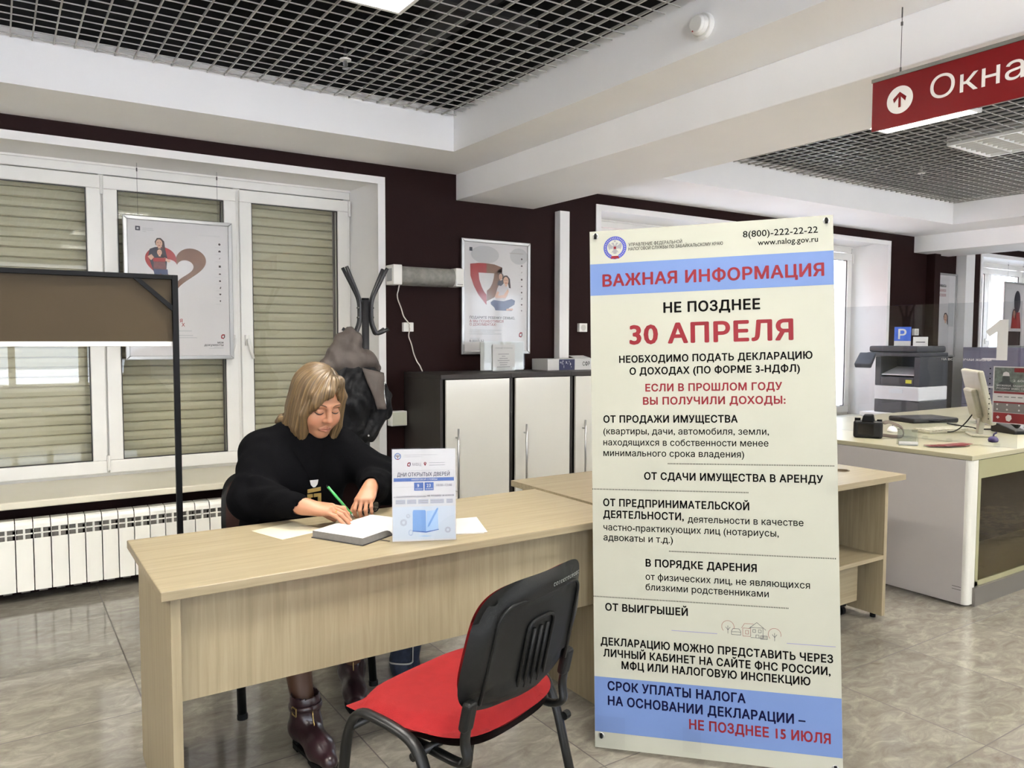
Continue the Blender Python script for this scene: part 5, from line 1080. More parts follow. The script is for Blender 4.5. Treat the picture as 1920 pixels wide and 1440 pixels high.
# ---- two loose papers on the desk, right of the flyer
b = MB()
for k, (a, dx) in enumerate(((-.42, 0), (-.36, .006))):
    c, s = math.cos(a), math.sin(a); z = .7205+k*.0016
    b.add([(1.338+dx+u*c-v*s, 2.355+u*s+v*c, z+zz+(.004 if (u > 0 and v > 0) else 0)*k) for zz in (0, .001) for u, v in ((-.074, -.105), (.074, -.105), (.074, .105), (-.074, .105))], [(3, 2, 1, 0), (4, 5, 6, 7), (0, 1, 5, 4), (1, 2, 6, 5), (2, 3, 7, 6), (3, 0, 4, 7)], 0)
c, s = math.cos(-.36), math.sin(-.36)
for i in range(16):
    v = .085-i*.011; L = .06 if i % 4 else .04
    b.add([(1.344+u*c-vv*s, 2.355+u*s+vv*c, .7205+.0016+.0032+.002*(u > 0)) for u, vv in ((-.06, v), (L, v), (L, v+.0025), (-.06, v+.0025))], [(0, 1, 2, 3)], 1)
single(b, 'paper_sheets', [M_paper, M_lgrey], 'loose printed paper sheets lying on the desk behind the flyer holder', 'papers')
# ---------------------------------------------------------------- organic shapes: distance fields meshed with surface nets
class SDF:
    def __init__(s): s.ops = []
    def cone(s, a, b, ra, rb=None, k=.02, sub=False): s.ops.append(('c', np.array(a, np.float32), np.array(b, np.float32), ra, ra if rb is None else rb, k, sub)); return s
    def chain(s, pts, rs, k=.02):
        for i in range(len(pts)-1): s.cone(pts[i], pts[i+1], rs[i], rs[i+1], k)
        return s
    def ell(s, c, r, rot=None, k=.02, sub=False):
        M = np.array(rot if rot is not None else np.eye(3), np.float32); s.ops.append(('e', np.array(c, np.float32), np.array(r, np.float32), M, None, k, sub)); return s
    def ev(s, P, ops=None):
        d = np.full(len(P), 9., np.float32)
        for o in (s.ops if ops is None else ops):
            if o[0] == 'c':
                a, b, ra, rb = o[1:5]; ab = b-a; L = float(ab@ab); t = np.clip(((P-a)@ab)/max(L, 1e-9), 0, 1)
                q = np.sqrt((((P-a)-t[:, None]*ab)**2).sum(1))-(ra+(rb-ra)*t)
            else:
                c, r, M = o[1:4]; x = (P-c)@M; k0 = np.sqrt(((x/r)**2).sum(1)); k1 = np.sqrt(((x/(r*r))**2).sum(1)); q = k0*(k0-1)/np.maximum(k1, 1e-6)
            k = o[5]
            if o[6]: h = np.clip(.5-.5*(d+q)/k, 0, 1); d = d*(1-h)-q*h+k*h*(1-h)
            else: h = np.clip(.5+.5*(d-q)/k, 0, 1); d = d*(1-h)+q*h-k*h*(1-h)
        return d
    def mesh(s, res, lo, hi, disp=None, B=24):
        lo = np.array(lo, np.float32); n = np.ceil((np.array(hi)-lo)/res).astype(int); n = (np.ceil(n/B)*B).astype(int)+1
        D = np.full(n, 1., np.float32); half = B*res*.5*1.74+.03
        g = np.arange(B+1, dtype=np.float32)*res; gx, gy, gz = np.meshgrid(g, g, g, indexing='ij'); G = np.stack([gx, gy, gz], -1).reshape(-1, 3)
        nb = (n-1)//B; idx = np.stack(np.meshgrid(*[np.arange(q) for q in nb], indexing='ij'), -1).reshape(-1, 3)
        cen = lo+(idx*B+B/2).astype(np.float32)*res; dc = s.ev(cen.astype(np.float32))
        for (i, j, k), c, q in zip(idx, cen, dc):
            sl = (slice(i*B, i*B+B+1), slice(j*B, j*B+B+1), slice(k*B, k*B+B+1))
            if abs(q) > half+.02: D[sl] = 1. if q > 0 else -1.; continue
            P = G+(c-np.float32(B/2*res)); ops = []
            for o in s.ops:
                if o[0] == 'c': m = (o[1]+o[2])/2; R_ = float(np.linalg.norm(o[1]-o[2]))/2+max(o[3], o[4])
                else: m = o[1]; R_ = float(o[2].max())
                if np.linalg.norm(m-c) < R_+half+o[5]+.03: ops.append(o)
            d = s.ev(P, ops)
            if disp is not None: d = d+disp(P)
            D[sl] = d.reshape(B+1, B+1, B+1)
        return nets(D, lo, res)
def nets(D, lo, res):
    S_ = D < 0; c = [S_[i:S_.shape[0]-1+i, j:S_.shape[1]-1+j, k:S_.shape[2]-1+k] for i in (0, 1) for j in (0, 1) for k in (0, 1)]
    cnt = sum(q.astype(np.int8) for q in c); act = (cnt > 0) & (cnt < 8); I = np.argwhere(act); vid = np.full(act.shape, -1, np.int64); vid[act] = np.arange(len(I))
    off = np.array([(i, j, k) for i in (0, 1) for j in (0, 1) for k in (0, 1)]); val = np.stack([D[I[:, 0]+o[0], I[:, 1]+o[1], I[:, 2]+o[2]] for o in off], 1)
    acc = np.zeros((len(I), 3)); w = np.zeros(len(I))
    for a in range(8):
        for b in range(a+1, 8):
            if abs(off[a]-off[b]).sum() != 1: continue
            m = (val[:, a] < 0) != (val[:, b] < 0); t = np.where(m, val[:, a]/np.where(m, val[:, a]-val[:, b], 1), 0)
            acc += np.where(m[:, None], off[a]+(off[b]-off[a])*t[:, None], 0); w += m
    V = lo+(I+acc/w[:, None])*res; F = []
    for ax in range(3):
        n = list(D.shape); sl0 = [slice(None)]*3; sl1 = [slice(None)]*3; sl0[ax] = slice(0, -1); sl1[ax] = slice(1, None)
        ch = S_[tuple(sl0)] != S_[tuple(sl1)]; E = np.argwhere(ch); u, v = [(1, 2), (2, 0), (0, 1)][ax]
        ok = (E[:, u] > 0) & (E[:, v] > 0) & (E[:, u] < n[u]-1) & (E[:, v] < n[v]-1); E = E[ok]; q = []
        for du, dv in ((-1, -1), (0, -1), (0, 0), (-1, 0)):
            e = E.copy(); e[:, u] += du; e[:, v] += dv; q.append(vid[e[:, 0], e[:, 1], e[:, 2]])
        q = np.stack(q, 1); fl = S_[E[:, 0], E[:, 1], E[:, 2]]; q[~fl] = q[~fl][:, ::-1]; F.append(q)
    return V, np.concatenate(F)
def relax(V, F, it=2, lam=.5):
    e = np.concatenate([F[:, [0, 1]], F[:, [1, 2]], F[:, [2, 3]], F[:, [3, 0]]]); e = np.concatenate([e, e[:, ::-1]])
    for _ in range(it):
        A = np.zeros_like(V); np.add.at(A, e[:, 0], V[e[:, 1]]); n = np.bincount(e[:, 0], minlength=len(V)); V = V*(1-lam)+lam*A/np.maximum(n, 1)[:, None]
    return V
def org(V, F, name, mats, parent=None, fm=None, local=False, **k):
    me = bpy.data.meshes.new(name)
    if parent is not None and not local: m = np.array(wm(parent).inverted()); V = V@m[:3, :3].T+m[:3, 3]
    me.from_pydata(V.astype(np.float32), [], F.astype(np.int32))
    for q in (mats if isinstance(mats, (list, tuple)) else [mats]): me.materials.append(q)
    if fm is not None: me.polygons.foreach_set('material_index', fm.astype(np.int32))
    me.polygons.foreach_set('use_smooth', np.ones(len(F), bool)); me.update()
    o = bpy.data.objects.new(name, me); COL.objects.link(o)
    if parent is not None: o.parent = parent
    W[o.name] = wm(parent).copy(); return tag(o, **k)
def vcol(o, rgbs):
    a = o.data.color_attributes.new('tone', 'FLOAT_COLOR', 'POINT'); c = np.ones((len(rgbs), 4), np.float32); c[:, :3] = rgbs; a.data.foreach_set('color', c.ravel())
def attr_mat(name, rough, spec=.4, sss=0, bump=0, bscale=200):
    m = mat(name, (1, 1, 1, 1), rough, spec=spec, bump=bump, bscale=bscale); n = m.node_tree; b = n.nodes['Principled BSDF']
    q = n.nodes.new('ShaderNodeVertexColor'); q.layer_name = 'tone'; n.links.new(q.outputs[0], b.inputs['Base Color'])
    if sss: b.inputs['Subsurface Weight'].default_value = sss; b.inputs['Subsurface Radius'].default_value = (.012, .005, .003); b.inputs['Subsurface Scale'].default_value = 1
    return m
L3 = lambda r, g, b: np.array(rgb(r, g, b)[:3], np.float32)
# ---------------------------------------------------------------- the seated woman
yaw, pit = R(7), R(22); HO = np.array([1.045, 2.955, 1.128]); HS = 1.03
fw = np.array([math.sin(yaw), -math.cos(yaw), 0.]); lat = np.array([math.cos(yaw), math.sin(yaw), 0.]); zz_ = np.array([0, 0, 1.])
fd = fw*math.cos(pit)-zz_*math.sin(pit); ud = zz_*math.cos(pit)+fw*math.sin(pit); HB = np.stack([lat, -fd, ud])     # rows: local axes in world space
H = lambda x, y, z: HO+HS*(lat*x-fd*y+ud*z)
def toH(P): return ((P-HO)@HB.T)/HS
hr = HB.T.astype(np.float32)
sk = SDF()
he = lambda c, r, k=.02, sub=False: sk.ell(H(*c), np.array(r)*HS, hr, k, sub)
hc = lambda a, b, ra, rb, k=.01, sub=False: sk.cone(H(*a), H(*b), ra*HS, rb*HS, k, sub)
he((0, .018, .035), (.073, .094, .092)); he((0, -.022, -.045), (.060, .066, .074), .03); he((0, -.058, -.098), (.026, .024, .020), .03)
for s in (-1, 1): he((s*.036, -.054, -.034), (.031, .032, .034), .025); he((s*.045, -.01, -.075), (.022, .035, .030), .03)
hc((-.036, -.078, .026), (.036, -.078, .026), .013, .013, .02)
for s in (-1, 1): he((s*.031, -.098, .006), (.019, .016, .012), .012, True)
for s in (-1, 1): he((s*.031, -.0755, .003), (.0155, .0135, .0125), .004)
hc((0, -.086, .022), (0, -.104, -.022), .0080, .0098, .014); he((0, -.106, -.026), (.0115, .0105, .0095), .010)
for s in (-1, 1): he((s*.0115, -.096, -.031), (.0078, .0095, .007), .008)
for s in (-1, 1): hc((0, -.0945, -.0605), (s*.021, -.0850, -.0665), .0052, .0030, .006); hc((0, -.0940, -.071), (s*.018, -.0855, -.0715), .0064, .004, .006)
for s in (-1, 1): hc((0, -.1015, -.0655), (s*.024, -.088, -.0695), .0016, .0012, .003, True)
# neck, trunk, arms, legs
sk.cone(H(0, .025, -.07), (1.0, 3.02, .985), .053, .060, .03)
sk.ell((.985, 3.035, .84), (.165, .11, .16), None, .04).ell((.97, 3.07, .64), (.15, .12, .16), None, .05).ell((.965, 3.09, .53), (.175, .13, .085), None, .05)
SR, ER, WR = np.array([.845, 3.04, .945]), np.array([.785, 2.90, .79]), np.array([.878, 2.640, .794])
SL, EL, WL = np.array([1.160, 3.03, .945]), np.array([1.295, 2.90, .80]), np.array([1.158, 2.720, .818])
sk.chain([SR, ER, WR], [.055, .042, .027], .03).chain([SL, EL, WL], [.055, .042, .026], .03).cone(SR, (1.0, 3.03, .99), .05, .05, .04).cone(SL, (1.0, 3.03, .99), .05, .05, .04)
for hip, kn, an, toe in (((.89, 3.05, .52), (.83, 2.66, .475), (.828, 2.492, .10), (.83, 2.40, .05)), ((1.04, 3.05, .52), (1.10, 2.68, .475), (1.118, 2.815, .10), (1.09, 2.74, .05))):
    kn2 = np.array(kn); an2 = np.array(an); cf = kn2*.62+an2*.38+np.array([0, .022, 0])
    sk.chain([hip, kn2], [.085, .058], .04).chain([kn2, cf, an2], [.052, .050, .033], .03).cone(an2, toe, .032, .028, .02)
def hand(wrist, tipdir, back, thumb_side, curls, spread, size=1.0, thumb=(.75, .35, 18), meta_bend=0.0):
    """palm, four separate fingers of unequal length with two knuckle bends, thumb leaving the side of the palm; curls in degrees per finger (mcp, pip, dip)"""
    f = np.array(tipdir, float); f /= np.linalg.norm(f); b = np.array(back, float); b -= f*(b@f); b /= np.linalg.norm(b); t = np.cross(f, b)*thumb_side
    wrist = np.array(wrist, float); L = size
    K = []                                                # knuckles index..little, along -t from the thumb side
    for i, (u, q) in enumerate(((.088, .030), (.092, .010), (.088, -.010), (.080, -.028))): K.append(wrist+f*u*L+t*q*L+b*(.004-.003*abs(i-1.2))*L)
    sk.cone(wrist-f*.02, wrist+f*.02*L, .026*L, .026*L, .015)
    for i, k in enumerate(K): sk.cone(wrist+f*.018*L+t*(.014-.009*i)*L, k, .0165*L, .0125*L, .012)
    sk.ell(wrist+f*.048*L-b*.006*L, (.044*L, .036*L, .016*L), np.stack([f, t, b], 1), .014)
    tips = []
    for i, (lens, r0) in enumerate((((.041, .025, .021), .0090), ((.045, .028, .022), .0092), ((.042, .026, .021), .0087), ((.033, .020, .019), .0077))):
        a = 0; p = K[i]; sd = t*math.sin(R(spread[i])); d0 = f*math.cos(R(spread[i]))+sd; rr = r0
        for j in range(3):
            a += R(curls[i][j]); d = d0*math.cos(a)-b*math.sin(a); q = p+d*lens[j]*L
            sk.cone(p, q, rr*L, rr*.90*L, .0035); sk.ell(q, (rr*.98*L,)*3, None, .003); p = q; rr *= .90
        tips.append((p, d, b*math.cos(a)+d0*math.sin(a), rr))
    # thumb: from the base of the palm's thumb side
    o, c, ang = thumb; p0 = wrist+f*.022*L+t*.020*L-b*.006*L; d1 = f*math.cos(o)+t*math.sin(o)-b*c; d1 /= np.linalg.norm(d1)
    p1 = p0+d1*.042*L; d2 = d1*math.cos(R(ang))+(f*.8-t*.25-b*.45)*math.sin(R(ang)); d2 /= np.linalg.norm(d2); p2 = p1+d2*.033*L; d3 = d2+(f*.3-b*.15)*.5; d3 /= np.linalg.norm(d3); p3 = p2+d3*.026*L
    sk.cone(p0, p1, .0155*L, .0115*L, .010).cone(p1, p2, .0112*L, .0098*L, .004).cone(p2, p3, .0100*L, .0082*L, .003); tips.append((p3, d3, b, .0085))
    return tips, K, f, b, t
tR, KR, fR, bR, sR = hand(WR, (.86, -.46, -.13), (.10, -.18, 1), -1, [(4, 46, 22), (20, 26, 10), (18, 20, 8), (14, 18, 8)], (5, 1, -4, -10), 1.03, (.55, .55, 14))
tL, KL, fL, bL, sL = hand(WL, (-.60, -.72, -.42), (-.35, -.42, .84), 1, [(30, 52, 30), (36, 54, 30), (34, 52, 28), (28, 46, 26)], (5, 0, -4, -9), .90, (.62, .55, 20))
V, F = sk.mesh(.0026, (.60, 2.28, .0), (1.52, 3.28, 1.30)); V = relax(V, F, 1, .4)
hl = toH(V); n = len(V); Cc = np.tile(L3(164, 118, 91), (n, 1))
def blend(mask, c): Cc[:] = Cc*(1-mask[:, None])+np.asarray(c, np.float32)*mask[:, None]
sstep = lambda x, a, b: np.clip((x-a)/(b-a), 0, 1)
face = (np.abs(hl) < .16).all(1)
gauss = lambda cx, cz, sx, sz: np.exp(-((hl[:, 0]-cx)/sx)**2-((hl[:, 2]-cz)/sz)**2)*(hl[:, 1] < -.03)*face
for s in (-1, 1): blend(.20*gauss(s*.042, -.034, .022, .02), L3(176, 98, 82)); blend(.30*gauss(s*.031, .012, .020, .010), L3(118, 78, 64))
blend(.25*gauss(0, -.030, .014, .010), L3(172, 100, 86))
arcz = -.0655-6.5*hl[:, 0]**2; blend(.6*np.exp(-((hl[:, 2]-arcz)/.0062)**2)*(np.abs(hl[:, 0]) < .024)*(hl[:, 1] < -.07)*face*np.clip(1.25-(np.abs(hl[:, 0])/.024)**2, 0, 1), L3(138, 70, 64))
blend(.8*np.exp(-((hl[:, 2]-arcz)/.0018)**2)*(np.abs(hl[:, 0]) < .022)*(hl[:, 1] < -.07)*face, L3(76, 38, 36))
hand_m = ((V[:, 2] > .70) & (V[:, 1] < 2.72) & (V[:, 2] < .9)).astype(float)
blend(hand_m*.5, L3(166, 118, 90))
legs = (V[:, 2] < .60).astype(float); blend(legs, L3(88, 62, 46))                     # sheer brown tights
for tip, d, up, rr in tR[:4]+tL[:4]:                      # nails
    q = V-(tip+d*.001); al = q@d; hh = q@up; ac = np.abs(q@np.cross(d, up)); blend(.75*((al > -.006) & (al < rr*1.1) & (hh > rr*.35) & (ac < rr*.62)).astype(float), L3(188, 138, 122))
pr_ = root('person', 'seated woman with a blond bob in a black sweater, writing at the desk', 'person', (.97, 3.05, 0))
M_skin = attr_mat('skin', .48, .4, .12)
bo = org(V, F, 'body', M_skin, pr_); vcol(bo, Cc)
# brows, lashes
M_brow = mat('brow_hair', rgb(92, 62, 44), .7); M_lash = mat('lash', rgb(28, 20, 18), .6)
def onface(x, z, lift=.0):
    """point on the face surface for local x, z"""
    y = -.16
    for _ in range(60):
        d = float(sk.ev(np.array([H(x, y, z)], np.float32))[0])
        if d < .0004: break
        y += d/HS*.9
    return H(x, y-lift, z)
for s in (-1, 1):
    b = MB(); xs2 = np.linspace(.013, .050, 9); b.tube([onface(s*x, .0235+.0075*math.sin((x-.013)/.037*PI*.75)+(.002 if s < 0 else 0), -.0004) for x in xs2], [.0018, .0026, .0028, .0027, .0025, .0022, .0018, .0013, .0007], n=6); b.build('eyebrow', M_brow, pr_, smooth=True)
    b = MB(); xs2 = np.linspace(.0165, .0475, 9); b.tube([onface(s*x, -.0022-.0042*math.sin((x-.0165)/.031*PI), .0008) for x in xs2], [.0010, .0016, .0022, .0026, .0028, .0028, .0026, .0021, .0010], n=6); b.build('eyelash', M_lash, pr_, smooth=True)
# ---- hair: blond bob parted on her left, fringe swept over to her right
hs = SDF(); e2 = lambda c, r, k=.02, sub=False: hs.ell(H(*c), np.array(r)*HS, hr, k, sub); c2 = lambda a, b, ra, rb, k=.02, sub=False: hs.cone(H(*a), H(*b), ra*HS, rb*HS, k, sub)
e2((0, .026, .036), (.094, .113, .110)); e2((0, .055, -.045), (.093, .080, .105), .03)
e2((-.066, .005, -.06), (.040, .066, .098), .03); e2((.066, .005, -.06), (.038, .062, .094), .03)
c2((-.072, -.030, -.09), (-.060, -.045, -.150), .026, .016, .02); c2((.074, -.030, -.09), (.062, -.042, -.140), .022, .014, .02); c2((-.08, .04, -.10), (-.06, .03, -.152), .030, .018, .02); c2((.08, .04, -.10), (.06, .03, -.146), .030, .018, .02)
c2((-.10, .075, -.10), (-.108, .088, -.118), .018, .010, .012); c2((0, .09, -.10), (0, .08, -.150), .05, .03, .03)
e2((.006, -.12, -.040), (.065, .100, .138), .010, True)                     # opening for the face
e2((0, -.03, -.20), (.055, .075, .06), .02, True)
c2((.040, -.046, .108), (-.012, -.083, .080), .022, .020, .014); c2((-.012, -.083, .080), (-.052, -.074, .036), .020, .018, .014); c2((-.052, -.074, .036), (-.077, -.050, -.02), .018, .016, .014); c2((-.077, -.050, -.02), (-.078, -.040, -.09), .016, .016, .014); c2((.020, -.055, .108), (-.050, -.066, .062), .022, .020, .014)
c2((.044, -.048, .103), (.070, -.050, .045), .018, .014, .012); c2((.070, -.050, .045), (.076, -.040, -.08), .014, .015, .012)
PT = np.array([.034, -.02, .135])
def strands(P):
    q = toH(P); v = q-PT; rad = np.sqrt(v[:, 0]**2+(v[:, 1]-.02)**2+.3*v[:, 2]**2)+1e-4; a = np.arctan2(v[:, 1]-.02, v[:, 0]); a2 = a+.05*np.sin(q[:, 2]*14+2*a)
    d = .0010*np.sin(a2*44)+.0007*np.sin(a2*91+1.3)+.0013*np.sin(a2*17+q[:, 2]*3)
    part = np.exp(-((q[:, 0]-.034-.1*(q[:, 1]+.05))/.0035)**2)*(q[:, 2] > .09)*(q[:, 1] < .03)*.0045
    return (d*np.clip(rad/.06, .15, 1)+part).astype(np.float32)
V, F = hs.mesh(.0021, HO-np.array([.19, .2, .21]), HO+np.array([.19, .2, .19]), strands); V = relax(V, F, 1, .35)
q = toH(V); v = q-PT; a = np.arctan2(v[:, 1]-.02, v[:, 0])+.05*np.sin(q[:, 2]*14)
st = .5+.28*np.sin(a*37)*np.cos(a*11+q[:, 2]*6)+.22*np.sin(a*83+.7); c1, c2_, c3 = L3(112, 90, 58), L3(58, 44, 29), L3(30, 23, 17)
C2 = c2_+(c1-c2_)*st[:, None]; rt_ = np.exp(-(np.linalg.norm(v*np.array([1.5, .9, 1.0]), axis=1)/.034)**2)*.8; C2 = C2*(1-rt_[:, None])+c3*rt_[:, None]
inn = sstep(-.02-q[:, 1], 0, .03)*0
ho = org(V, F, 'hair', attr_mat('blond_hair', .46, .45), pr_, label='blond bob with darker roots'); vcol(ho, C2)
# ---- sweater: loose black knit with high collar and wide sleeves
sw = SDF()
sw.ell((.985, 3.045, .83), (.205, .150, .19), None, .05).ell((.97, 3.075, .64), (.200, .165, .20), None, .06).ell((.968, 3.08, .52), (.215, .175, .07), None, .04)
SR2, SL2 = SR+np.array([.0, .01, -.005]), SL+np.array([0, .01, -.005])
sw.cone(SR2, (1.0, 3.035, .985), .066, .082, .05).cone(SL2, (1.0, 3.035, .985), .066, .082, .05)
sw.chain([SR2, ER+np.array([-.012, .012, .0]), WR+np.array([-.006, .014, 0])-fR*.012], [.074, .078, .042], .04)
sw.chain([SL2, EL+np.array([.005, .012, 0]), WL+(EL-WL)*.18], [.074, .084, .052], .04).ell((1.275, 2.86, .80), (.09, .080, .070), None, .04)
sw.ell((.795, 2.91, .795), (.085, .11, .066), None, .03)
sw.cone((1.0, 3.02, .985), H(0, .018, -.115), .074, .062, .02)
sw.cone(H(0, .012, -.098), H(0, .0, -.075), .054, .054, .006, True)
sw.cone(WR-fR*.018, WR+fR*.05, .029, .032, .006, True).cone(WL+(EL-WL)*.30, WL-(EL-WL)*.2, .034, .042, .006, True)
def folds(P):
    x, y, z = P[:, 0], P[:, 1], P[:, 2]
    d = .0040*np.sin(34*(x-.6*z)+6*np.sin(9*z+4*y))*np.sin(21*y+13*z)+.0022*np.sin(60*z+17*x+4*np.sin(23*y))
    arm = np.exp(-((x-.775)/.10)**2-((y-2.86)/.14)**2)+np.exp(-((x-1.30)/.10)**2-((y-2.84)/.14)**2)
    return (d*(.45+1.5*arm)+.004*arm*np.sin(75*(x+.8*y+.5*z))).astype(np.float32)
V, F = sw.mesh(.0045, (.60, 2.55, .42), (1.50, 3.30, 1.10), folds); V = relax(V, F, 1, .4)
V[:, 2] = np.where((V[:, 1] < 2.79) & (V[:, 2] < .7225), .7225, V[:, 2])               # sleeves lie on the desktop
M_knit = mat('black_knit', rgb(9, 9, 11), .95, spec=.06, bump=.5, bscale=520)
org(V, F, 'sweater', M_knit, pr_, label='black knitted sweater')
s2 = SDF(); s2.ell((.965, 3.06, .50), (.19, .15, .075), None, .03)
for k_, kn in (((.89, 3.03, .515), (.835, 2.66, .478)), ((1.04, 3.03, .515), (1.095, 2.68, .478))): s2.cone(k_, kn, .105, .072, .06)
V, F = s2.mesh(.008, (.68, 2.50, .36), (1.26, 3.28, .66)); V = relax(V, F, 2, .5)
V[:, 2] = np.maximum(V[:, 2], .405); org(V, F, 'skirt', mat('black_skirt', rgb(20, 19, 22), .8), pr_, label='black skirt')
# ---- boots
M_boot = mat('oxblood_leather', rgb(38, 22, 26), .30, spec=.5, coat=.15, var=.12, vscale=12, bump=.10, bscale=60)
def boot(an, toe):
    an = np.array(an); toe = np.array(toe); d = toe-an; d[2] = 0; d /= np.linalg.norm(d); lt = np.array([-d[1], d[0], 0]); up = np.array([0, 0, 1.])
    o = np.array([an[0], an[1], 0]); Q = lambda f, l, z: o+d*f+lt*l+up*z
    s = SDF(); s.cone(Q(-.005, 0, .10), Q(-.008, 0, .178), .047, .050, .03).cone(Q(-.012, 0, .085), Q(.10, 0, .052), .046, .040, .03).cone(Q(.10, 0, .046), Q(.165, -.004, .036), .040, .028, .03).ell(Q(-.03, 0, .075), (.042, .040, .045), None, .03)
    s.cone(Q(-.008, 0, .170), Q(-.008, 0, .24), .0415, .046, .004, True)
    V, F = s.mesh(.004, o+np.array([-.25, -.25, -.05]), o+np.array([.25, .25, .26]), lambda P: (.0016*np.sin(90*P[:, 2]+8*np.sin(30*P[:, 0]))*np.exp(-((P[:, 2]-.11)/.03)**2)).astype(np.float32))
    V[:, 2] = np.maximum(V[:, 2], .020); V = relax(V, F, 1, .4); bt = org(V, F, 'boot', M_boot, pr_, label='dark oxblood leather ankle boot')
    m = MB(); out = [Q(f, l, .012) for f, l in ((-.058, 0), (-.045, .030), (0, .034), (.06, .036), (.12, .040), (.17, .026), (.192, 0), (.17, -.030), (.12, -.040), (.06, -.034), (0, -.034), (-.045, -.030))]
    m.prism([tuple(p) for p in out], (0, 0, .014)); hp = [Q(f, l, 0) for f, l in ((-.058, 0), (-.048, .028), (-.012, .030), (-.005, 0), (-.012, -.030), (-.048, -.028))]; m.prism([tuple(p) for p in hp], (0, 0, .035)); sp = [Q(f, l, 0) for f, l in ((.07, .034), (.12, .038), (.17, .024), (.188, 0), (.17, -.028), (.12, -.038), (.07, -.032))]; m.prism([tuple(p) for p in sp], (0, 0, .013))
    m.build('sole', M_black, bt, bevel=.002)
    m = MB(); m.tube([Q(-.006+.0525*math.cos(t), .0525*math.sin(t), .158+.004*math.cos(t)) for t in np.linspace(0, 2*PI, 25)], .0035, n=6, ry=.011, up=(0, 0, 1)); m.build('strap', M_boot, bt, smooth=True)
    m = MB(); c = Q(.02, .052*-1, .158); m.tube(fillet([c+d*.014+up*.013, c-d*.014+up*.013, c-d*.014-up*.013, c+d*.014-up*.013, c+d*.014+up*.013], .004), .0022, n=6); m.build('buckle', mat('dull_brass', rgb(150, 128, 80), .35, metal=.9), bt)
    m = MB(); m.tube([Q(.046, .0, .16), Q(.049, 0, .13), Q(.060, 0, .105), Q(.09, 0, .094)], .0022, n=6); m.build('zipper', MATS['dull_brass'], bt, smooth=True)
boot((.828, 2.492, 0), (.845, 2.36, 0)); boot((1.118, 2.815, 0), (1.085, 2.70, 0))
# ---- necklace with white and gold pendant plates
def chest(px, z):
    y = 2.60
    for _ in range(60):
        d = float(sw.ev(np.array([[px, y, z]], np.float32))[0])
        if d < .001: break
        y += d*.9
    return Vector((px, y-.006, z))
nk = MB(); cxp = 1.0
L_ = [chest(1.0-.072+.062*t, .972-.135*t) for t in np.linspace(0, 1, 8)]; R_2 = [chest(1.0+.062-.048*t, .965-.128*t) for t in np.linspace(0, 1, 8)]
nk.tube(L_, .0014, n=6); nk.tube(R_2, .0014, n=6); no = nk.build('necklace', M_ink, pr_, smooth=True)
c = chest(1.0, .83)
def plate(pts, m, nm, th=.003):
    b = MB(); b.prism([(c.x+p[0], c.y-.004+p[1]*-.22*0, c.z+p[1]) for p in pts], (0, -th, 0)); b.build(nm, m, no, bevel=.0008)
M_gold = mat('matt_gold', rgb(172, 150, 92), .35, metal=.75, var=.1, vscale=60)
plate([(-.017, .008), (.017, .008), (.013, -.010), (.004, -.020), (-.004, -.020), (-.013, -.010)][::-1], M_paper, 'white_plate')
plate([(-.026, -.026), (.026, -.021), (.026, -.036), (-.026, -.041)][::-1], M_gold, 'gold_bar')
b = MB(); 
for x0, x1, z0, z1 in ((-.027, -.013, -.084, -.045), (.014, .027, -.084, -.045), (-.013, .014, -.084, -.076), (-.013, -.006, -.058, -.045), (-.002, .014, -.058, -.045)): b.box(c.x+x0, c.x+x1, c.y-.007, c.y-.004, c.z+z0, c.z+z1)
b.build('gold_square', M_gold, no)
# ring on the ring finger of the writing hand
p = KR[2]+fR*.020; a = R(18); d = fR*math.cos(a)-bR*math.sin(a); u = np.cross(d, bR); u /= np.linalg.norm(u); v2 = np.cross(u, d)
m = MB(); m.tube([tuple(KR[2]+d*.022+(u*math.cos(t)+v2*math.sin(t))*.0098) for t in np.linspace(0, 2*PI, 21)], .0013, n=6); m.build('finger_ring', mat('gold_ring', rgb(206, 170, 90), .25, metal=1), pr_, smooth=True)
# ---- pen in the writing hand
q_ = tR[0][0]+fR*.014+sR*.006; d_ = -fR*.72+bR*.66+sR*.10; d_ /= np.linalg.norm(d_)
tip = Vector((q_[0], q_[1], .7465)); end = tip+Vector(d_)*.138; dr = (end-tip).normalized()
r = root('pen', 'green pen held in the woman\'s right hand over the notebook', 'pen', tuple(tip))
m = MB(); m.cyl(tip+dr*.010, tip+dr*(end-tip).length, .0048, n=12); m.build('barrel', mat('green_plastic', rgb(46, 132, 66), .3), r, smooth=True)
m = MB(); m.cyl(tip, tip+dr*.010, .0008, .004, n=10); m.build('tip', M_chrome, r); m = MB(); m.cyl(tip+dr*(end-tip).length, end+dr*.007, .0045, .003, n=10); m.build('cap', M_black, r)
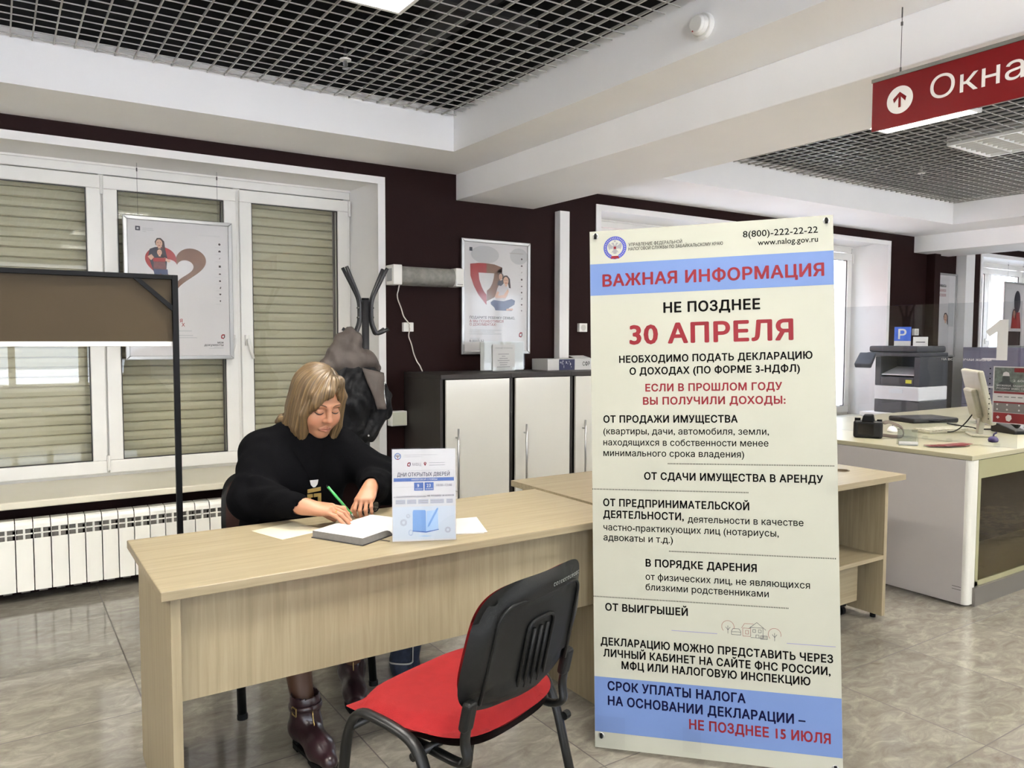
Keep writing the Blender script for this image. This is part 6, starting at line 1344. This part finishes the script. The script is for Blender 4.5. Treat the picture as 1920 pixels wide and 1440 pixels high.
# ---- open notebook under the hand
a_ = np.array([.473, -.881, 0]); p_ = np.array([.881, .473, 0]); c0 = np.array([1.041, 2.468, .7203]); rzn = math.atan2(p_[1], p_[0])
r = root('notebook', 'open grey notebook with handwritten pages under the woman\'s hand', 'notebook', tuple(c0), rzn)          # local x = p_, local y = -a_
m = MB(); m.box(-.158, .158, -.108, .108, 0, .003); m.build('cover', mat('dark_grey_cover', rgb(52, 50, 50), .6), r, local=True, bevel=.001)
M_edgep = mat('grey_page_edges', rgb(112, 110, 106), .6, var=.08, vscale=120)
for s in (-1, 1):
    m = MB(); n = 12; top = []
    for i in range(n+1): x = .154*i/n; top.append((s*x, .0235-.019*math.exp(-(x/.014)**1.2)*1.0 if s < 0 else .016-.012*math.exp(-(x/.012)**1.2)))
    pf = top+[(s*.154, .003), (0, .003)]; m.prism([(x, -.105, z) for x, z in pf], (0, .21, 0)); po = m.build('page_block', M_edgep, r, local=True)
    m = MB(); vs_ = [(x, y, z+.0006+(.004*max(0, (-y-.02)/.085)**2*abs(x)/.154*0)) for y in (-.1045, .1045) for x, z in top]
    m.add(vs_, [((i, i+1, n+2+i, n+1+i) if s > 0 else (i, n+1+i, n+2+i, i+1)) for i in range(n)]); m.build('page', M_paper, r, local=True)
m = MB(); rnd = random.Random(9)
for i in range(9):
    y = .085-i*.0185; x = -.135
    while x < -.035-rnd.random()*.04: L = rnd.uniform(.006, .016); m.add([(x, y+rnd.uniform(-.001, .001), .0248), (x+L, y+rnd.uniform(-.001, .001), .0248), (x+L, y+.0014, .0248), (x, y+.0014, .0248)], [(0, 1, 2, 3)], 1 if i in (6, 8) and x > -.08 else 0); x += L+.004
m.build('handwriting', [mat('pale_ink', rgb(130, 132, 146), .6), mat('pale_red_ink', rgb(176, 110, 110), .6)], r, local=True)
m = MB(); m.box(-.075, -.067, -.148, -.10, .0008, .0016); m.build('ribbon', mat('dark_ribbon', rgb(46, 40, 30), .7), r, local=True)
# dark glasses lying beyond the notebook
r = root('eyeglasses', 'dark folded eyeglasses on the desk below the woman\'s left hand', 'eyeglasses', (1.16, 2.715, .7205), R(35))
m = MB()
for s in (-1, 1): m.tube([(s*.034+.025*math.cos(t), .0, .022+.020*math.sin(t)) for t in np.linspace(0, 2*PI, 21)], .002, n=6)
m.tube([(-.010, 0, .026), (0, -.002, .030), (.010, 0, .026)], .002, n=6); m.tube(fillet([(-.060, .0, .028), (-.062, .012, .028), (.045, .016, .010)], .01), .002, n=6); m.tube(fillet([(.060, .0, .028), (.062, .016, .028), (-.045, .022, .010)], .01), .002, n=6); m.build('frame', M_ink, r, local=True, smooth=True)
m = MB()
for s in (-1, 1): m.add([(s*.034+.024*math.cos(t), .0, .022+.019*math.sin(t)) for t in np.linspace(0, 2*PI, 20, endpoint=False)], [tuple(range(20))])
m.build('lens', glass('tinted_lens', (.25, .25, .28, 1), 1.0), r, local=True)
# sheet of paper under her right forearm
m = MB(); m.add([(.80+u*.95-v*.3, 2.63+u*.3+v*.95, .7203+z) for z in (0, .001) for u, v in ((-.07, -.10), (.10, -.10), (.10, .08), (-.07, .08))], [(3, 2, 1, 0), (4, 5, 6, 7), (0, 1, 5, 4), (1, 2, 6, 5), (2, 3, 7, 6), (3, 0, 4, 7)])
single(m, 'paper_sheet', mat('kraft_paper', rgb(196, 188, 164), .6), 'cream sheet of paper on the desk under the woman\'s right sleeve', 'paper')
# ---- denim bundle standing behind the desk, seen below the front panel
dn = SDF(); dn.chain([(1.335, 2.83, .04), (1.34, 2.85, .20), (1.35, 2.88, .33)], [.042, .050, .056], .02).chain([(1.40, 2.86, .02), (1.41, 2.88, .20), (1.41, 2.90, .33)], [.030, .042, .05], .02).ell((1.375, 2.89, .33), (.095, .06, .07), None, .03)
V, F = dn.mesh(.006, (1.20, 2.70, -.03), (1.55, 3.0, .45), lambda P: (.004*np.sin(55*P[:, 2]+9*np.sin(25*P[:, 0]))).astype(np.float32)); V[:, 2] = np.maximum(V[:, 2], .002)
dr_ = root('denim_bag', 'dark blue denim bag with pale stitching on the floor behind the desk', 'bag', (1.37, 2.86, 0))
M_den = mat('dark_denim', rgb(28, 36, 52), .8, var=.3, vscale=60, bump=.3, bscale=500); org(V, F, 'body', M_den, dr_)
m = MB(); m.tube([(1.335+.046*math.cos(t), 2.83+.046*math.sin(t), .075+.004*math.sin(2*t)) for t in np.linspace(0, 2*PI, 25)], .0035, n=6); m.tube([(1.372, 2.80, .07), (1.378, 2.806, .20), (1.385, 2.83, .30)], .0025, n=6); m.build('stitching', mat('pale_thread', rgb(170, 168, 160), .8), dr_, smooth=True)
# ---- jacket on the coat rack: grey hood and lining over a black quilted body
q0 = np.array([1.70, 4.20, 0.])
ct = root('jacket', 'black quilted jacket with grey hood and lining hanging on the coat rack', 'jacket', (1.72, 4.2, .75))
def crumple(sc, am):
    def f(P):
        x, y, z = P[:, 0]*sc, P[:, 1]*sc, P[:, 2]*sc
        return (am*(np.sin(44*x+5*np.sin(8*z+2)+14*z)+.55*np.sin(88*x-22*z+4*np.sin(15*z))+.4*np.sin(40*z+6*np.sin(20*x)+30*y))).astype(np.float32)
    return f
C_ = lambda px, pz, y=4.2: (px, y, pz)
hd = SDF()                                                # hood
hd.ell(C_(1.672, 1.345), (.080, .065, .082), None, .03).cone(C_(1.662, 1.425, 4.2), C_(1.665, 1.38), .016, .04, .04).cone(C_(1.63, 1.345), C_(1.545, 1.225), .050, .050, .04).ell(C_(1.725, 1.255, 4.175), (.100, .075, .060), None, .04).cone(C_(1.77, 1.265, 4.17), C_(1.83, 1.215, 4.17), .045, .022, .03).cone(C_(1.60, 1.235, 4.18), C_(1.70, 1.215, 4.17), .045, .035, .03)
V, F = hd.mesh(.005, (1.40, 4.04, 1.12), (1.95, 4.36, 1.60), crumple(1.0, .0045)); V = relax(V, F, 1, .4)
M_cg = mat('grey_brown_cloth', rgb(72, 64, 59), .7, var=.10, vscale=20, bump=.55, bscale=24); org(V, F, 'hood', M_cg, ct)
bk = SDF()                                                # black quilted body and sleeves
bk.chain([C_(1.71, 1.20), C_(1.70, 1.03), C_(1.70, .88)], [.085, .105, .080], .05).chain([C_(1.80, 1.20, 4.19), C_(1.86, 1.02, 4.19), C_(1.855, .95, 4.19)], [.05, .055, .045], .04).chain([C_(1.855, .94, 4.19), C_(1.76, .84, 4.19), C_(1.70, .80, 4.19)], [.05, .055, .035], .04).chain([C_(1.62, 1.2), C_(1.58, 1.0), C_(1.60, .85)], [.06, .07, .05], .04)
V, F = bk.mesh(.006, (1.38, 4.00, .70), (2.0, 4.40, 1.36), crumple(1.25, .005)); V = relax(V, F, 1, .4)
M_cb = mat('black_quilted_cloth', rgb(13, 13, 15), .62, spec=.25, bump=.5, bscale=35); org(V, F, 'body', M_cb, ct)
fl = MB(); nn = 10                                        # turned-out lining flap and its zip
def flap(u, v): return Vector((1.70+.125*u*(1-.62*v)+.085*v, 4.085-.012*math.sin(PI*u)-.012*v+.008*math.sin(7*v+4*u), 1.215-.235*v-.03*u*(1-v)))
fl.add([tuple(flap(i/nn, j/nn)) for j in range(nn+1) for i in range(nn+1)], [(j*(nn+1)+i, (j+1)*(nn+1)+i, (j+1)*(nn+1)+i+1, j*(nn+1)+i+1) for j in range(nn) for i in range(nn)])
fo = fl.build('lining', M_cg, ct, smooth=True, solid=.008)
z = MB(); z.tube([tuple(flap(1.02, v)+Vector((0, -.004, 0))) for v in np.linspace(.25, .9, 8)], .0028, n=6); z.build('zipper', M_screw, fo, smooth=True)
z = MB(); z.tube(fillet([(1.662, 4.2, 1.425), (1.66, 4.2, 1.447), (1.668, 4.205, 1.43)], .01), .003, n=6); z.build('hanging_loop', M_ink, ct)
z = MB(); z.cyl((1.745, 4.118, .83), (1.745, 4.112, .83), .006, n=10); z.build('press_stud', M_screw, ct)
